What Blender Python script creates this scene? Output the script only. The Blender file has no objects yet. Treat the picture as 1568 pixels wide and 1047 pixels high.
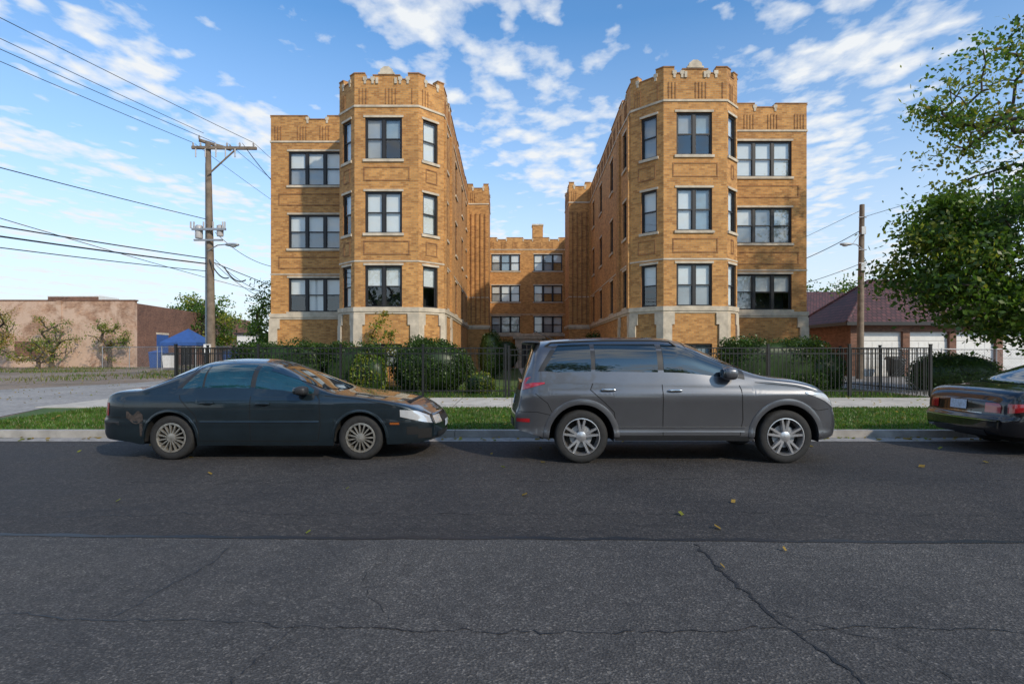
import bpy, math, random
import numpy as np
from mathutils import Vector
random.seed(7); rng=np.random.default_rng(7)
scene=bpy.context.scene
R=math.radians
# ------------------------------------------------------------------ materials
def newmat(name):
    m=bpy.data.materials.new(name); m.use_nodes=True
    nt=m.node_tree; b=nt.nodes['Principled BSDF']; return m,nt,b
def N(nt,t,**k):
    n=nt.nodes.new(t)
    for a,v in k.items(): setattr(n,a,v)
    return n
def ramp(nt,fac,stops):
    r=N(nt,'ShaderNodeValToRGB'); e=r.color_ramp.elements
    while len(e)<len(stops): e.new(.5)
    for i,(p,c) in enumerate(stops):
        e[i].position=p; e[i].color=(c[0],c[1],c[2],1) if not isinstance(c,(int,float)) else (c,c,c,1)
    nt.links.new(fac,r.inputs[0]); return r.outputs[0]
def noisen(nt,scale,detail=4,rough=.6,coord='Object',vec=None,dist=0):
    n=N(nt,'ShaderNodeTexNoise'); n.inputs['Scale'].default_value=scale; n.inputs['Detail'].default_value=detail
    n.inputs['Roughness'].default_value=rough; n.inputs['Distortion'].default_value=dist
    if vec is None:
        vec=N(nt,'ShaderNodeTexCoord').outputs[coord]
    nt.links.new(vec,n.inputs['Vector']); return n.outputs['Fac']
def mixc(nt,fac,a,b,mode='MIX'):
    m=N(nt,'ShaderNodeMix',data_type='RGBA',blend_type=mode)
    for s,v in ((m.inputs[0],fac),(m.inputs[6],a),(m.inputs[7],b)):
        if isinstance(v,(int,float)): s.default_value=v
        elif isinstance(v,tuple): s.default_value=(v[0],v[1],v[2],1)
        else: nt.links.new(v,s)
    return m.outputs[2]
def bump(nt,b,h,strength=.3,dist=.02):
    n=N(nt,'ShaderNodeBump'); n.inputs['Strength'].default_value=strength; n.inputs['Distance'].default_value=dist
    nt.links.new(h,n.inputs['Height']); nt.links.new(n.outputs[0],b.inputs['Normal'])
def simple(name,col,rough=.6,metal=0,var=.15,scale=4,bmp=0,spec=.5,coat=0):
    m,nt,b=newmat(name)
    f=noisen(nt,scale,5)
    lo=tuple(c*(1-var) for c in col); hi=tuple(min(1,c*(1+var)) for c in col)
    nt.links.new(ramp(nt,f,[(.3,lo),(.7,hi)]),b.inputs['Base Color'])
    b.inputs['Roughness'].default_value=rough; b.inputs['Metallic'].default_value=metal
    b.inputs['Specular IOR Level'].default_value=spec; b.inputs['Coat Weight'].default_value=coat
    b.inputs['Coat Roughness'].default_value=.03
    if bmp: bump(nt,b,noisen(nt,scale*8,4),bmp,.01)
    return m
def brickmat(name,c1,c2,mort,stain=.5,bw=.21,rh=.075,patch=None):
    m,nt,b=newmat(name)
    uv=N(nt,'ShaderNodeTexCoord').outputs['UV']
    br=N(nt,'ShaderNodeTexBrick'); nt.links.new(uv,br.inputs['Vector'])
    br.inputs['Scale'].default_value=1; br.inputs['Brick Width'].default_value=bw; br.inputs['Row Height'].default_value=rh
    br.inputs['Mortar Size'].default_value=.008; br.inputs['Mortar Smooth'].default_value=.2; br.inputs['Bias'].default_value=-.05
    for i,c in ((1,c1),(2,c2),(3,mort)): br.inputs[i].default_value=(*c,1)
    big=noisen(nt,.45,6,.7); med=noisen(nt,3.5,5,.7)
    b2=N(nt,'ShaderNodeTexBrick'); nt.links.new(uv,b2.inputs['Vector']); b2.inputs['Scale'].default_value=1; b2.inputs['Brick Width'].default_value=bw; b2.inputs['Row Height'].default_value=rh; b2.inputs['Mortar Size'].default_value=0
    b2.inputs['Bias'].default_value=-.5; b2.inputs[1].default_value=(1.08,1.08,1.08,1); b2.inputs[2].default_value=(.6,.57,.55,1)
    c=mixc(nt,.6,br.outputs['Color'],b2.outputs['Color'],'MULTIPLY')
    c=mixc(nt,1.0,c,ramp(nt,big,[(.3,(1-stain*.5,)*3),(.7,(1.12,1.1,1.05))]),'MULTIPLY')
    c=mixc(nt,1.0,c,ramp(nt,med,[(.3,(.80,.78,.76)),(.65,(1.10,1.08,1.05))]),'MULTIPLY')
    if patch:
        c=mixc(nt,ramp(nt,noisen(nt,.35,7,.72,dist=.5),[(.42,0.0),(.54,.75)]),c,patch)
    nt.links.new(c,b.inputs['Base Color']); b.inputs['Roughness'].default_value=.85
    bump(nt,b,br.outputs['Fac'],-.35,.01)
    return m
M={}
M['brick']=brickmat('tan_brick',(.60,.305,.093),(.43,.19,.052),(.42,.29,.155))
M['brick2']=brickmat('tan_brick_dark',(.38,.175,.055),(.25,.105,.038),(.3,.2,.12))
M['peach']=brickmat('painted_brick',(.50,.30,.20),(.36,.19,.12),(.50,.38,.29),.9,.24,.09,(.62,.45,.34))
M['redbrick']=brickmat('brown_brick',(.24,.11,.07),(.14,.065,.045),(.22,.16,.13),.7)
M['stone']=simple('limestone',(.54,.46,.35),.85,var=.25,scale=3,bmp=.3)
M['darkframe']=simple('dark_window_frame',(.020,.019,.019),.5,var=.2)
M['blind']=simple('white_blind',(.80,.80,.78),.8,var=.06,scale=1)
M['blind2']=simple('grey_blind_and_sash_sheen',(.36,.37,.38),.8,var=.2,scale=1)
M['curtain']=simple('blue_curtain',(.30,.38,.44),.8,var=.15,scale=2)
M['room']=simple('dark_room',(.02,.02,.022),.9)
M['roof']=simple('roof_tar',(.05,.05,.05),.9)
M['kerb']=simple('kerb_concrete',(.34,.32,.29),.9,var=.35,scale=2,bmp=.4)
M['black']=simple('black_paint',(.012,.012,.012),.45)
M['galv']=simple('galvanised_steel',(.35,.36,.37),.45,.6)
M['wood']=simple('weathered_pole_wood',(.20,.155,.115),.9,var=.35,scale=3,bmp=.4)
M['white']=simple('white_paint',(.75,.74,.71),.5,var=.08)
M['wire']=simple('cable_black',(.015,.015,.015),.6)
M['ceram']=simple('ceramic',(.45,.43,.42),.3)
M['blue']=simple('blue_fabric',(.03,.09,.28),.7)
M['rubber']=simple('tyre_rubber',(.018,.018,.018),.8,var=.3,scale=20)
M['under']=simple('underbody',(.008,.008,.008),.9)
M['alloy']=simple('alloy_silver',(.66,.66,.67),.28,.85,var=.05)
M['cover']=simple('dirty_wheel_cover',(.36,.34,.30),.4,.7,var=.4,scale=18)
M['chrome']=simple('chrome',(.7,.7,.7),.12,1,var=.02)
M['plastic']=simple('dark_plastic',(.022,.023,.025),.5)
M['red']=simple('tail_lamp_red',(.35,.008,.012),.12,spec=.8,coat=1)
M['lens']=simple('clear_lamp',(.55,.56,.57),.12,.3,coat=1)
M['amber']=simple('amber_lamp',(.35,.10,.02),.2,coat=1)
M['plate']=simple('number_plate',(.45,.52,.62),.4,var=.3,scale=30)
M['rust']=simple('bare_primer_and_rust',(.045,.036,.032),.8,var=.6,scale=25)
def paint(name,col,metal=.6,rough=.3,var=.06):
    m=simple(name,col,rough,metal,var=var,scale=3,coat=1); return m
M['greypaint']=paint('grey_metallic_paint',(.120,.122,.132),.65,.33)
M['tealpaint']=paint('dark_teal_paint',(.013,.023,.030),.4,.32,.2)
M['blackpaint']=paint('black_car_paint',(.006,.006,.008),.2,.2)
M['carglass']=simple('car_glass',(.008,.014,.017),.02,var=.3,scale=2,spec=1.0,coat=1)
M['tealglass']=simple('car_glass_teal_sheen',(.008,.040,.052),.02,var=.4,scale=2,spec=.9,coat=1)  # teal of the side-glass reflections put into the base colour
m,nt,b=newmat('window_glass'); nt.nodes.remove(b)
out=nt.nodes['Material Output']; mx=N(nt,'ShaderNodeMixShader'); tr=N(nt,'ShaderNodeBsdfTransparent'); gl=N(nt,'ShaderNodeBsdfGlossy')
tr.inputs[0].default_value=(.88,.91,.91,1); gl.inputs['Roughness'].default_value=.02; gl.inputs['Color'].default_value=(.9,.95,1,1)
lw=N(nt,'ShaderNodeLayerWeight'); pw_=N(nt,'ShaderNodeMath',operation='POWER'); pw_.inputs[1].default_value=3
nt.links.new(lw.outputs['Facing'],pw_.inputs[0]); ad=N(nt,'ShaderNodeMath',operation='MULTIPLY_ADD'); ad.inputs[1].default_value=.55; ad.inputs[2].default_value=.11
nt.links.new(pw_.outputs[0],ad.inputs[0]); nt.links.new(ad.outputs[0],mx.inputs[0]); nt.links.new(tr.outputs[0],mx.inputs[1]); nt.links.new(gl.outputs[0],mx.inputs[2]); nt.links.new(mx.outputs[0],out.inputs[0])
M['glass']=m
def asphalt(name,base,grit,sc):
    m,nt,b=newmat(name)
    fine=noisen(nt,sc,2,.7); big=noisen(nt,.5,6,.65,dist=.6); med=noisen(nt,9,6,.75)
    vo=N(nt,'ShaderNodeTexVoronoi'); vo.inputs['Scale'].default_value=sc*.9; nt.links.new(N(nt,'ShaderNodeTexCoord').outputs['Object'],vo.inputs['Vector'])
    c=ramp(nt,fine,[(.32,tuple(x*(1-grit) for x in base)),(.5,base),(.68,tuple(x*(1+2.0*grit) for x in base))])
    sep=N(nt,'ShaderNodeSeparateColor'); nt.links.new(vo.outputs['Color'],sep.inputs[0])
    c=mixc(nt,1.0,c,ramp(nt,sep.outputs[0],[(.1,(.78,)*3),(.8,(1.05,)*3),(.97,(1.9,1.85,1.75))]),'MULTIPLY')
    c=mixc(nt,1.0,c,ramp(nt,med,[(.3,(.72,)*3),(.7,(1.25,)*3)]),'MULTIPLY')
    c=mixc(nt,1.0,c,ramp(nt,big,[(.3,(.66,.66,.68)),(.7,(1.28,1.26,1.23))]),'MULTIPLY')
    # dark oil spots
    sp_=noisen(nt,1.3,3,.5); c=mixc(nt,ramp(nt,sp_,[(.66,0.0),(.74,.55)]),c,(.022,.021,.021))
    nt.links.new(c,b.inputs['Base Color']); b.inputs['Specular IOR Level'].default_value=.35
    nt.links.new(ramp(nt,big,[(.3,.75),(.7,.92)]),b.inputs['Roughness']); bump(nt,b,vo.outputs['Distance'],.6,.008)
    return m
M['asph']=asphalt('worn_asphalt',(.068,.065,.063),.45,85)
M['asph2']=asphalt('newer_asphalt',(.041,.038,.037),.35,60)
M['tar']=simple('tar_seal',(.010,.010,.011),.5)
def ground_mat(name,cols,scales,bmp=.6):
    m,nt,b=newmat(name)
    a=noisen(nt,scales[0],6,.7); c2=noisen(nt,scales[1],5,.75)
    c=ramp(nt,a,[(.3,cols[0]),(.5,cols[1]),(.7,cols[2])])
    c=mixc(nt,1.0,c,ramp(nt,c2,[(.3,(.6,)*3),(.7,(1.35,)*3)]),'MULTIPLY')
    nt.links.new(c,b.inputs['Base Color']); b.inputs['Roughness'].default_value=.95; bump(nt,b,c2,bmp,.03); return m
M['lawn']=ground_mat('lawn_soil',[(.045,.09,.018),(.06,.115,.022),(.11,.12,.04)],(.7,25))
M['dirt']=ground_mat('dirt_and_dry_grass',[(.12,.10,.06),(.22,.165,.12),(.31,.25,.20)],(.22,12))
M['alley']=ground_mat('old_concrete',[(.21,.20,.19),(.29,.275,.26),(.36,.34,.32)],(.4,10),.3)
m,nt,b=newmat('sidewalk_concrete')
uv=N(nt,'ShaderNodeTexCoord').outputs['Object']; br=N(nt,'ShaderNodeTexBrick'); nt.links.new(uv,br.inputs['Vector'])
br.offset=0; br.inputs['Scale'].default_value=1; br.inputs['Brick Width'].default_value=1.5; br.inputs['Row Height'].default_value=1.5; br.inputs['Mortar Size'].default_value=.012
br.inputs[1].default_value=(.58,.53,.46,1); br.inputs[2].default_value=(.48,.44,.38,1); br.inputs[3].default_value=(.15,.13,.1,1)
c=mixc(nt,1.0,br.outputs[0],ramp(nt,noisen(nt,3,6),[(.3,(.8,)*3),(.7,(1.15,)*3)]),'MULTIPLY'); nt.links.new(c,b.inputs[0]); b.inputs['Roughness'].default_value=.9
M['walk']=m
def leafmat(name,col,var=.5,tr=.4):
    m,nt,b=newmat(name); nt.nodes.remove(b)
    f=noisen(nt,2.5,3,.8); c=ramp(nt,f,[(.3,tuple(x*(1-var) for x in col)),(.7,tuple(x*(1+var) for x in col))])
    d=N(nt,'ShaderNodeBsdfDiffuse'); t=N(nt,'ShaderNodeBsdfTranslucent'); mx=N(nt,'ShaderNodeMixShader'); mx.inputs[0].default_value=tr
    nt.links.new(c,d.inputs[0]); nt.links.new(mixc(nt,1.0,c,(1.3,1.5,.8),'MULTIPLY'),t.inputs[0]); nt.links.new(d.outputs[0],mx.inputs[1]); nt.links.new(t.outputs[0],mx.inputs[2])
    g=N(nt,'ShaderNodeBsdfGlossy'); g.inputs['Roughness'].default_value=.4; m2=N(nt,'ShaderNodeMixShader'); m2.inputs[0].default_value=.03
    nt.links.new(mx.outputs[0],m2.inputs[1]); nt.links.new(g.outputs[0],m2.inputs[2]); nt.links.new(m2.outputs[0],nt.nodes['Material Output'].inputs[0]); return m
M['leafG']=leafmat('leaf_green',(.10,.17,.022)); M['leafD']=leafmat('leaf_dark_green',(.05,.10,.018))
M['leafY']=leafmat('leaf_yellow_green',(.22,.23,.03)); M['leafO']=leafmat('leaf_yellow_brown',(.32,.21,.045)); M['leafH']=leafmat('hedge_leaf',(.032,.065,.014))
M['leafHl']=leafmat('hedge_leaf_light',(.07,.12,.022))
M['grassA']=leafmat('grass_blade',(.075,.15,.02)); M['grassB']=leafmat('grass_blade_dry',(.18,.165,.06))
M['bark']=simple('bark',(.09,.07,.055),.95,var=.4,scale=6,bmp=.5)
m,nt,b=newmat('red_tile_roof'); w=N(nt,'ShaderNodeTexBrick'); nt.links.new(N(nt,'ShaderNodeTexCoord').outputs['UV'],w.inputs['Vector'])
w.inputs['Scale'].default_value=1; w.inputs['Brick Width'].default_value=.28; w.inputs['Row Height'].default_value=.3; w.inputs['Mortar Size'].default_value=.03
w.inputs[1].default_value=(.13,.05,.05,1); w.inputs[2].default_value=(.07,.032,.035,1); w.inputs[3].default_value=(.02,.012,.012,1)
nt.links.new(w.outputs[0],b.inputs[0]); bump(nt,b,w.outputs['Fac'],-.6,.04); b.inputs['Roughness'].default_value=.7; M['tile']=m
# ------------------------------------------------------------------ mesh builder
def empty(name,loc=(0,0,0),rot=0):
    e=bpy.data.objects.new(name,None); e.location=loc; e.rotation_euler=(0,0,rot); scene.collection.objects.link(e); return e
class MB:
    def __init__(s): s.v=[]; s.f=[]; s.m=[]; s.mats=[]
    def mi(s,k):
        if k not in s.mats: s.mats.append(k)
        return s.mats.index(k)
    def face(s,pts,k):
        i=len(s.v); s.v+= [tuple(p) for p in pts]; s.f.append(tuple(range(i,i+len(pts)))); s.m.append(s.mi(k))
    def hexa(s,b,t,k):
        i=len(s.v); s.v+=[tuple(p) for p in b]+[tuple(p) for p in t]; mi=s.mi(k)
        for q in ((3,2,1,0),(4,5,6,7),(0,1,5,4),(1,2,6,5),(2,3,7,6),(3,0,4,7)):
            s.f.append(tuple(i+j for j in q)); s.m.append(mi)
    def box(s,x0,x1,y0,y1,z0,z1,k):
        s.hexa([(x0,y0,z0),(x1,y0,z0),(x1,y1,z0),(x0,y1,z0)],[(x0,y0,z1),(x1,y0,z1),(x1,y1,z1),(x0,y1,z1)],k)
    def grid(s,P,k,flip=False):
        n=len(P); m_=len(P[0]); i=len(s.v); mi=s.mi(k)
        for r in P: s.v+=[tuple(p) for p in r]
        for a in range(n-1):
            for c in range(m_-1):
                q=(i+a*m_+c,i+(a+1)*m_+c,i+(a+1)*m_+c+1,i+a*m_+c+1)
                s.f.append(q[::-1] if flip else q); s.m.append(mi)
    def tube(s,path,rad,k,n=8,caps=True):
        path=[Vector(p) for p in path]
        if isinstance(rad,(int,float)): rad=[rad]*len(path)
        rows=[]; 
        for i,p in enumerate(path):
            t=(path[min(i+1,len(path)-1)]-path[max(i-1,0)]).normalized()
            a=Vector((0,0,1)) if abs(t.z)<.9 else Vector((1,0,0))
            u=t.cross(a).normalized(); w=t.cross(u)
            rows.append([p+(u*math.cos(2*math.pi*j/n)+w*math.sin(2*math.pi*j/n))*rad[i] for j in range(n+1)])
        s.grid(rows,k)
        if caps:
            s.face(rows[0][:-1],k); s.face(rows[-1][:-1][::-1],k)
    def lathe(s,c,prof,k,n=32,axis='y',sgn=1,a0=0,a1=2*math.pi):
        rows=[]
        for (r,h) in prof:
            row=[]
            for j in range(n+1):
                a=a0+(a1-a0)*j/n
                if axis=='y': row.append((c[0]+r*math.cos(a),c[1]+h*sgn,c[2]+r*math.sin(a)))
                else: row.append((c[0]+r*math.cos(a),c[1]+r*math.sin(a),c[2]+h))
            rows.append(row)
        s.grid(rows,k)
    def sell(s,c,r,k,e=.5,n=14):
        rows=[]
        f=lambda v,p: math.copysign(abs(v)**p,v)
        for i in range(n+1):
            ph=-math.pi/2+math.pi*i/n; row=[]
            for j in range(2*n+1):
                th=2*math.pi*j/(2*n)
                row.append((c[0]+r[0]*f(math.cos(ph),e)*f(math.cos(th),e),c[1]+r[1]*f(math.cos(ph),e)*f(math.sin(th),e),c[2]+r[2]*f(math.sin(ph),e)))
            rows.append(row)
        s.grid(rows,k)
    def build(s,name,parent=None,smooth=False,ang=35,loc=None):
        me=bpy.data.meshes.new(name); me.from_pydata(s.v,[],s.f)
        for k in s.mats: me.materials.append(M[k])
        me.polygons.foreach_set('material_index',s.m)
        co=np.array(s.v)
        uv=me.uv_layers.new(name='UVMap'); arr=np.zeros((len(me.loops),2)); li=0
        for fidx in s.f:
            p=co[list(fidx)]
            n=np.cross(p[1]-p[0],p[2]-p[0]) if len(p)==3 else np.cross(p[2]-p[0],p[3]-p[1])
            l=np.linalg.norm(n); n=n/l if l>1e-12 else np.array([0,0,1.])
            h=math.hypot(n[0],n[1])
            if h>.25:
                t=np.array([-n[1],n[0],0])/h; w=np.cross(n,t); w=w if w[2]>0 else -w
                arr[li:li+len(p),0]=p@t; arr[li:li+len(p),1]=p@w
            else: arr[li:li+len(p)]=p[:,:2]
            li+=len(p)
        uv.data.foreach_set('uv',arr.ravel())
        if smooth:
            me.polygons.foreach_set('use_smooth',[True]*len(me.polygons)); 
            try: me.set_sharp_from_angle(angle=R(ang))
            except Exception: pass
        me.validate(); me.update()
        o=bpy.data.objects.new(name,me); scene.collection.objects.link(o)
        if parent: o.parent=parent
        if loc: o.location=loc
        return o
def leaves(name,C,size,keys,idx,parent=None,up=0.0,aspect=.6):
    C=np.asarray(C); n=len(C)
    a=rng.normal(size=(n,3)); a[:,2]+=up; a/=np.linalg.norm(a,axis=1,keepdims=True)
    b=rng.normal(size=(n,3)); b-= (b*a).sum(1,keepdims=True)*a; b/=np.linalg.norm(b,axis=1,keepdims=True)
    sz=(size*rng.uniform(.6,1.4,n))[:,None]
    V=np.stack([C-a*sz*.5,C+b*sz*aspect*.5,C+a*sz*.5,C-b*sz*aspect*.5],1).reshape(-1,3)
    me=bpy.data.meshes.new(name); me.vertices.add(4*n); me.vertices.foreach_set('co',V.ravel())
    me.loops.add(4*n); me.loops.foreach_set('vertex_index',np.arange(4*n)); me.polygons.add(n)
    me.polygons.foreach_set('loop_start',np.arange(n)*4)
    try: me.polygons.foreach_set('loop_total',np.full(n,4))
    except Exception: pass
    for k in keys: me.materials.append(M[k])
    me.polygons.foreach_set('material_index',np.asarray(idx,dtype=np.int32)); me.update(calc_edges=True); me.validate()
    o=bpy.data.objects.new(name,me); scene.collection.objects.link(o)
    if parent: o.parent=parent
    return o
def ellip_pts(c,r,n,shell=.55):
    p=rng.normal(size=(n,3)); p/=np.linalg.norm(p,axis=1,keepdims=True); rr=rng.uniform(shell**3,1,n)**(1/3)
    return np.array(c)+p*rr[:,None]*np.array(r)
def tree(name,base,top,tr,centers,cr,per,size,keys,wts,barkk='bark',dens=None):
    e=empty(name)
    base=np.array(base,float); top=np.array(top,float)
    nodes=[base]; par=[-1]
    for i in range(1,7):
        t=i/6; nodes.append(base+(top-base)*t+np.append(rng.normal(0,.06,2),0)); par.append(len(nodes)-2)
    centers=sorted([np.array(c) for c in centers],key=lambda c:np.linalg.norm(c-top))
    ends=[]
    for c in centers:
        A=np.array(nodes[2:]); d=np.linalg.norm(A-c,axis=1)+.35*np.maximum(0,A[:,2]-c[2]); j=int(np.argmin(d))+2
        p=nodes[j]; last=j
        L=np.linalg.norm(c-p)
        for s_ in (.33,.66,1):
            q=p+(c-p)*s_+rng.normal(0,.07*L,3)*(s_<1)+np.array([0,0,.08*L*math.sin(math.pi*s_)])
            nodes.append(q); par.append(last); last=len(nodes)-1
        ends.append(last)
    cnt=np.zeros(len(nodes))
    for l in ends:
        k=l
        while k!=-1: cnt[k]+=1; k=par[k]
    rad=np.maximum(.012,tr*np.sqrt(np.maximum(cnt,1)/cnt[0])); rad[0]*=1.3
    mb=MB()
    for i in range(1,len(nodes)):
        mb.tube([nodes[par[i]],nodes[i]],[min(rad[par[i]],rad[i]*1.5),rad[i]],barkk,6,False)
    mb.build('trunk_and_limbs',e,True,60)
    P=[];I=[]
    for c in centers:
        k=max(3,int(per*rng.uniform(.4,1.5)*(dens(c) if dens else 1))); r=cr*rng.uniform(.6,1.25)
        P.append(c+rng.normal(size=(k,3))*np.array([r,r,r*.6])*.55)
        hz=wts[1]; w=np.array(hz(c)) if callable(hz) else np.array(wts[0])
        w=w/w.sum(); main=rng.choice(len(keys),p=w)
        ii=np.where(rng.random(k)<.7,main,rng.choice(len(keys),k,p=w)); I.append(ii)
    leaves('foliage',np.concatenate(P),size,keys,np.concatenate(I),e)
    return e
# ------------------------------------------------------------------ ground
def sheet(name,poly,z,k,sub=None):
    mb=MB(); mb.face([(x,y,z) for x,y in poly],k); return mb.build(name)
KY=10.0
mb=MB(); ys=[-900,-3.2,-3.19,KY+.08,KY+.09,1500]; zs=[.11,.11,-.03,-.03,.11,.11]
xs=np.linspace(-1200,1200,9)
mb.grid([[(x,y,z) for x in xs] for y,z in zip(ys,zs)],'dirt',True); mb.build('ground')
def wav(x,a,s): return a*(math.sin(x*1.3+s)+.5*math.sin(x*3.1+s*2)+.3*math.sin(x*7.7+s))
mb=MB(); X=np.linspace(-80,80,1600)
seam=lambda x:4.58-.02*x+wav(x,.016,1)
mb.grid([[(x,-3.1,0) for x in X],[(x,seam(x),0) for x in X]],'asph',True)
mb.grid([[(x,seam(x),0) for x in X],[(x,KY+.02,0) for x in X]],'asph2',True)
mb.grid([[(x,seam(x)-.02-.010*math.sin(x*5)*math.sin(x*1.7)-.006*math.sin(x*23),.004) for x in X],[(x,seam(x)+.04+.025*math.sin(x*9)*math.sin(x*2.1)+.012*math.sin(x*31),.004) for x in X]],'tar',True)
def crack(path,w,z=.004,jit=.012):
    pts=[];
    for (a,b_) in zip(path[:-1],path[1:]):
        L=math.dist(a,b_); n=max(2,int(L/.03))
        for i in range(n):
            t=i/n; pts.append((a[0]+(b_[0]-a[0])*t,a[1]+(b_[1]-a[1])*t))
    x=0;y=0; l=[];r=[]
    for i,p in enumerate(pts):
        x=x*.9+random.gauss(0,jit); y=y*.9+random.gauss(0,jit)
        q=pts[min(i+1,len(pts)-1)]; o=pts[max(i-1,0)]; dx,dy=q[0]-o[0],q[1]-o[1]; d=math.hypot(dx,dy)+1e-9
        ww=w*random.uniform(.2,1.5)
        l.append((p[0]+x-dy/d*ww,p[1]+y+dx/d*ww,z)); r.append((p[0]+x+dy/d*ww,p[1]+y-dx/d*ww,z))
    mb.grid([l,r],'tar')
crack([(1.43,4.45),(1.44,3.9),(1.50,3.35),(1.52,2.9),(1.6,2.3)],.010)
crack([(-5,3.3),(-2.3,3.22),(-.8,3.1),(.4,3.05),(1.5,3.12),(3,3.0),(5,2.95)],.0045)
crack([(-2.27,3.25),(-2.15,4.1),(-2.2,4.4)],.004)
crack([(-9,9.2),(0,9.35),(9,9.3)],.004,.005)
crack([(1.55,3.3),(1.9,3.0),(2.1,2.5)],.003,.0055); crack([(-1.2,3.1),(-1.3,2.5)],.0025,.0055)
crack([(3.2,4.4),(4.1,3.4),(4.6,3.0)],.002,.0055); crack([(-4.6,6.6),(-1,6.7),(3,6.75),(8,6.6)],.003,.0045,.02)
crack([(-5,5.3),(-2,5.25),(1,5.32),(5,5.2)],.003,.0045,.02); crack([(-.9,4.5),(-1.0,3.8),(-.7,3.1)],.0016,.0055)
mb.build('street_road')
mb=MB(); x=-70
while x<70:
    mb.box(x,x+2.99,KY,KY+.15,-.02,.135,'kerb'); mb.box(x,x+2.99,-3.3,-3.12,-.02,.135,'kerb'); x+=3
mb.build('kerb')
mb=MB(); mb.face([(-70,9.62,.004),(70,9.62,.004),(70,9.995,.012),(-70,9.995,.012)],'alley'); mb.build('gutter_pavement')
sheet('parkway_grass_ground',[(-10.6,10.16),(60,10.16),(60,14.28),(-11.7,14.28),(-10.9,12.2)],.118,'lawn')
sheet('parkway_grass_ground',[(-60,10.16),(-10.6,10.16),(-10.95,12.0),(-60,11.7)],.118,'lawn')
mb=MB(); mb.box(-12,60,14.3,17.3,.0,.135,'walk'); mb.build('sidewalk')
sheet('front_lawn',[(-11.3,17.32),(12.8,17.32),(12.8,25.5),(5,50),(-2.5,50),(-11.3,27)],.12,'lawn')
sheet('alley_pavement',[(-60,11.72),(-10.97,12.02),(-11.72,14.3),(-12.1,17.3),(-13,24),(-13.4,80),(-17.2,80),(-17.2,26),(-20,19),(-60,16)],.122,'alley')
sheet('driveway_pavement',[(13.1,17.32),(60,17.32),(60,33.5),(13.1,33.5)],.122,'alley')
mb=MB(); mb.box(.6,2.1,17.32,50,.05,.14,'walk'); mb.build('courtyard_path')
def blades(name,poly_fn,n,h,keys=('grassA','grassB'),dry=.2,w=.012):
    P=poly_fn(n); n=len(P); ang=rng.uniform(0,2*math.pi,n); hh=h*rng.uniform(.4,1.4,n)
    dx=np.cos(ang)*w; dy=np.sin(ang)*w; lx=rng.normal(0,.35,n)*hh; ly=rng.normal(0,.35,n)*hh
    V=np.stack([np.stack([P[:,0]-dx,P[:,1]-dy,P[:,2]],1),np.stack([P[:,0]+dx,P[:,1]+dy,P[:,2]],1),np.stack([P[:,0]+lx,P[:,1]+ly,P[:,2]+hh],1)],1).reshape(-1,3)
    me=bpy.data.meshes.new(name); me.vertices.add(3*n); me.vertices.foreach_set('co',V.ravel()); me.loops.add(3*n); me.loops.foreach_set('vertex_index',np.arange(3*n)); me.polygons.add(n)
    me.polygons.foreach_set('loop_start',np.arange(n)*3)
    try: me.polygons.foreach_set('loop_total',np.full(n,3))
    except Exception: pass
    for k in keys: me.materials.append(M[k])
    me.polygons.foreach_set('material_index',(rng.random(n)<dry).astype(np.int32)); me.update(calc_edges=True)
    o=bpy.data.objects.new(name,me); scene.collection.objects.link(o)
def rect(x0,x1,y0,y1,z): return lambda n: np.stack([rng.uniform(x0,x1,n),rng.uniform(y0,y1,n),np.full(n,z)],1)
blades('grass',rect(-10.4,14,10.17,14.27,.118),80000,.055)
blades('grass',rect(-14,-10.8,10.17,11.8,.118),12000,.055)
blades('grass',rect(-11.2,12.7,17.35,23,.12),40000,.07)
def clump(n):
    c=np.stack([rng.uniform(-60,-18,45),rng.uniform(24,54,45)],1); k=rng.integers(0,45,n); p=c[k]+rng.normal(0,1.2,(n,2)); p=p[(p[:,0]<-17.4)&(p[:,1]<54)]
    return np.column_stack([p,np.full(len(p),.11)])
blades('weeds',clump,9000,.16,('grassA','grassB'),.7,.03)
n=230; P=np.stack([rng.uniform(-9,11,n),np.where(rng.random(n)<.82,9.98-np.abs(rng.normal(0,.2,n)),rng.uniform(3.2,9.5,n)),np.full(n,.02)],1)
P2=np.stack([rng.uniform(-10,12,500),rng.uniform(10.2,17.3,500),np.full(500,.17)],1)
P3=np.stack([rng.uniform(-40,-13,1500),rng.uniform(13,45,1500),np.full(1500,.14)],1)
C=np.concatenate([P,P2,P3]); nn=len(C)
a=rng.uniform(0,6.28,nn); sz=rng.uniform(.025,.055,nn)
V=np.stack([np.stack([C[:,0]+np.cos(a+k)*sz*(1 if k%3.14<1 else .6),C[:,1]+np.sin(a+k)*sz*.8,C[:,2]+(.012 if k<2 else -.01)],1) for k in (0,1.57,3.14,4.71)],1).reshape(-1,3)
mb=MB(); mb.v=[tuple(v) for v in V]; mb.f=[tuple(range(4*i,4*i+4)) for i in range(nn)]; mb.mi('leafO'); mb.mi('leafY'); mb.m=[random.choice((0,0,1)) for _ in range(nn)]; mb.build('fallen_leaves')
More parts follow.
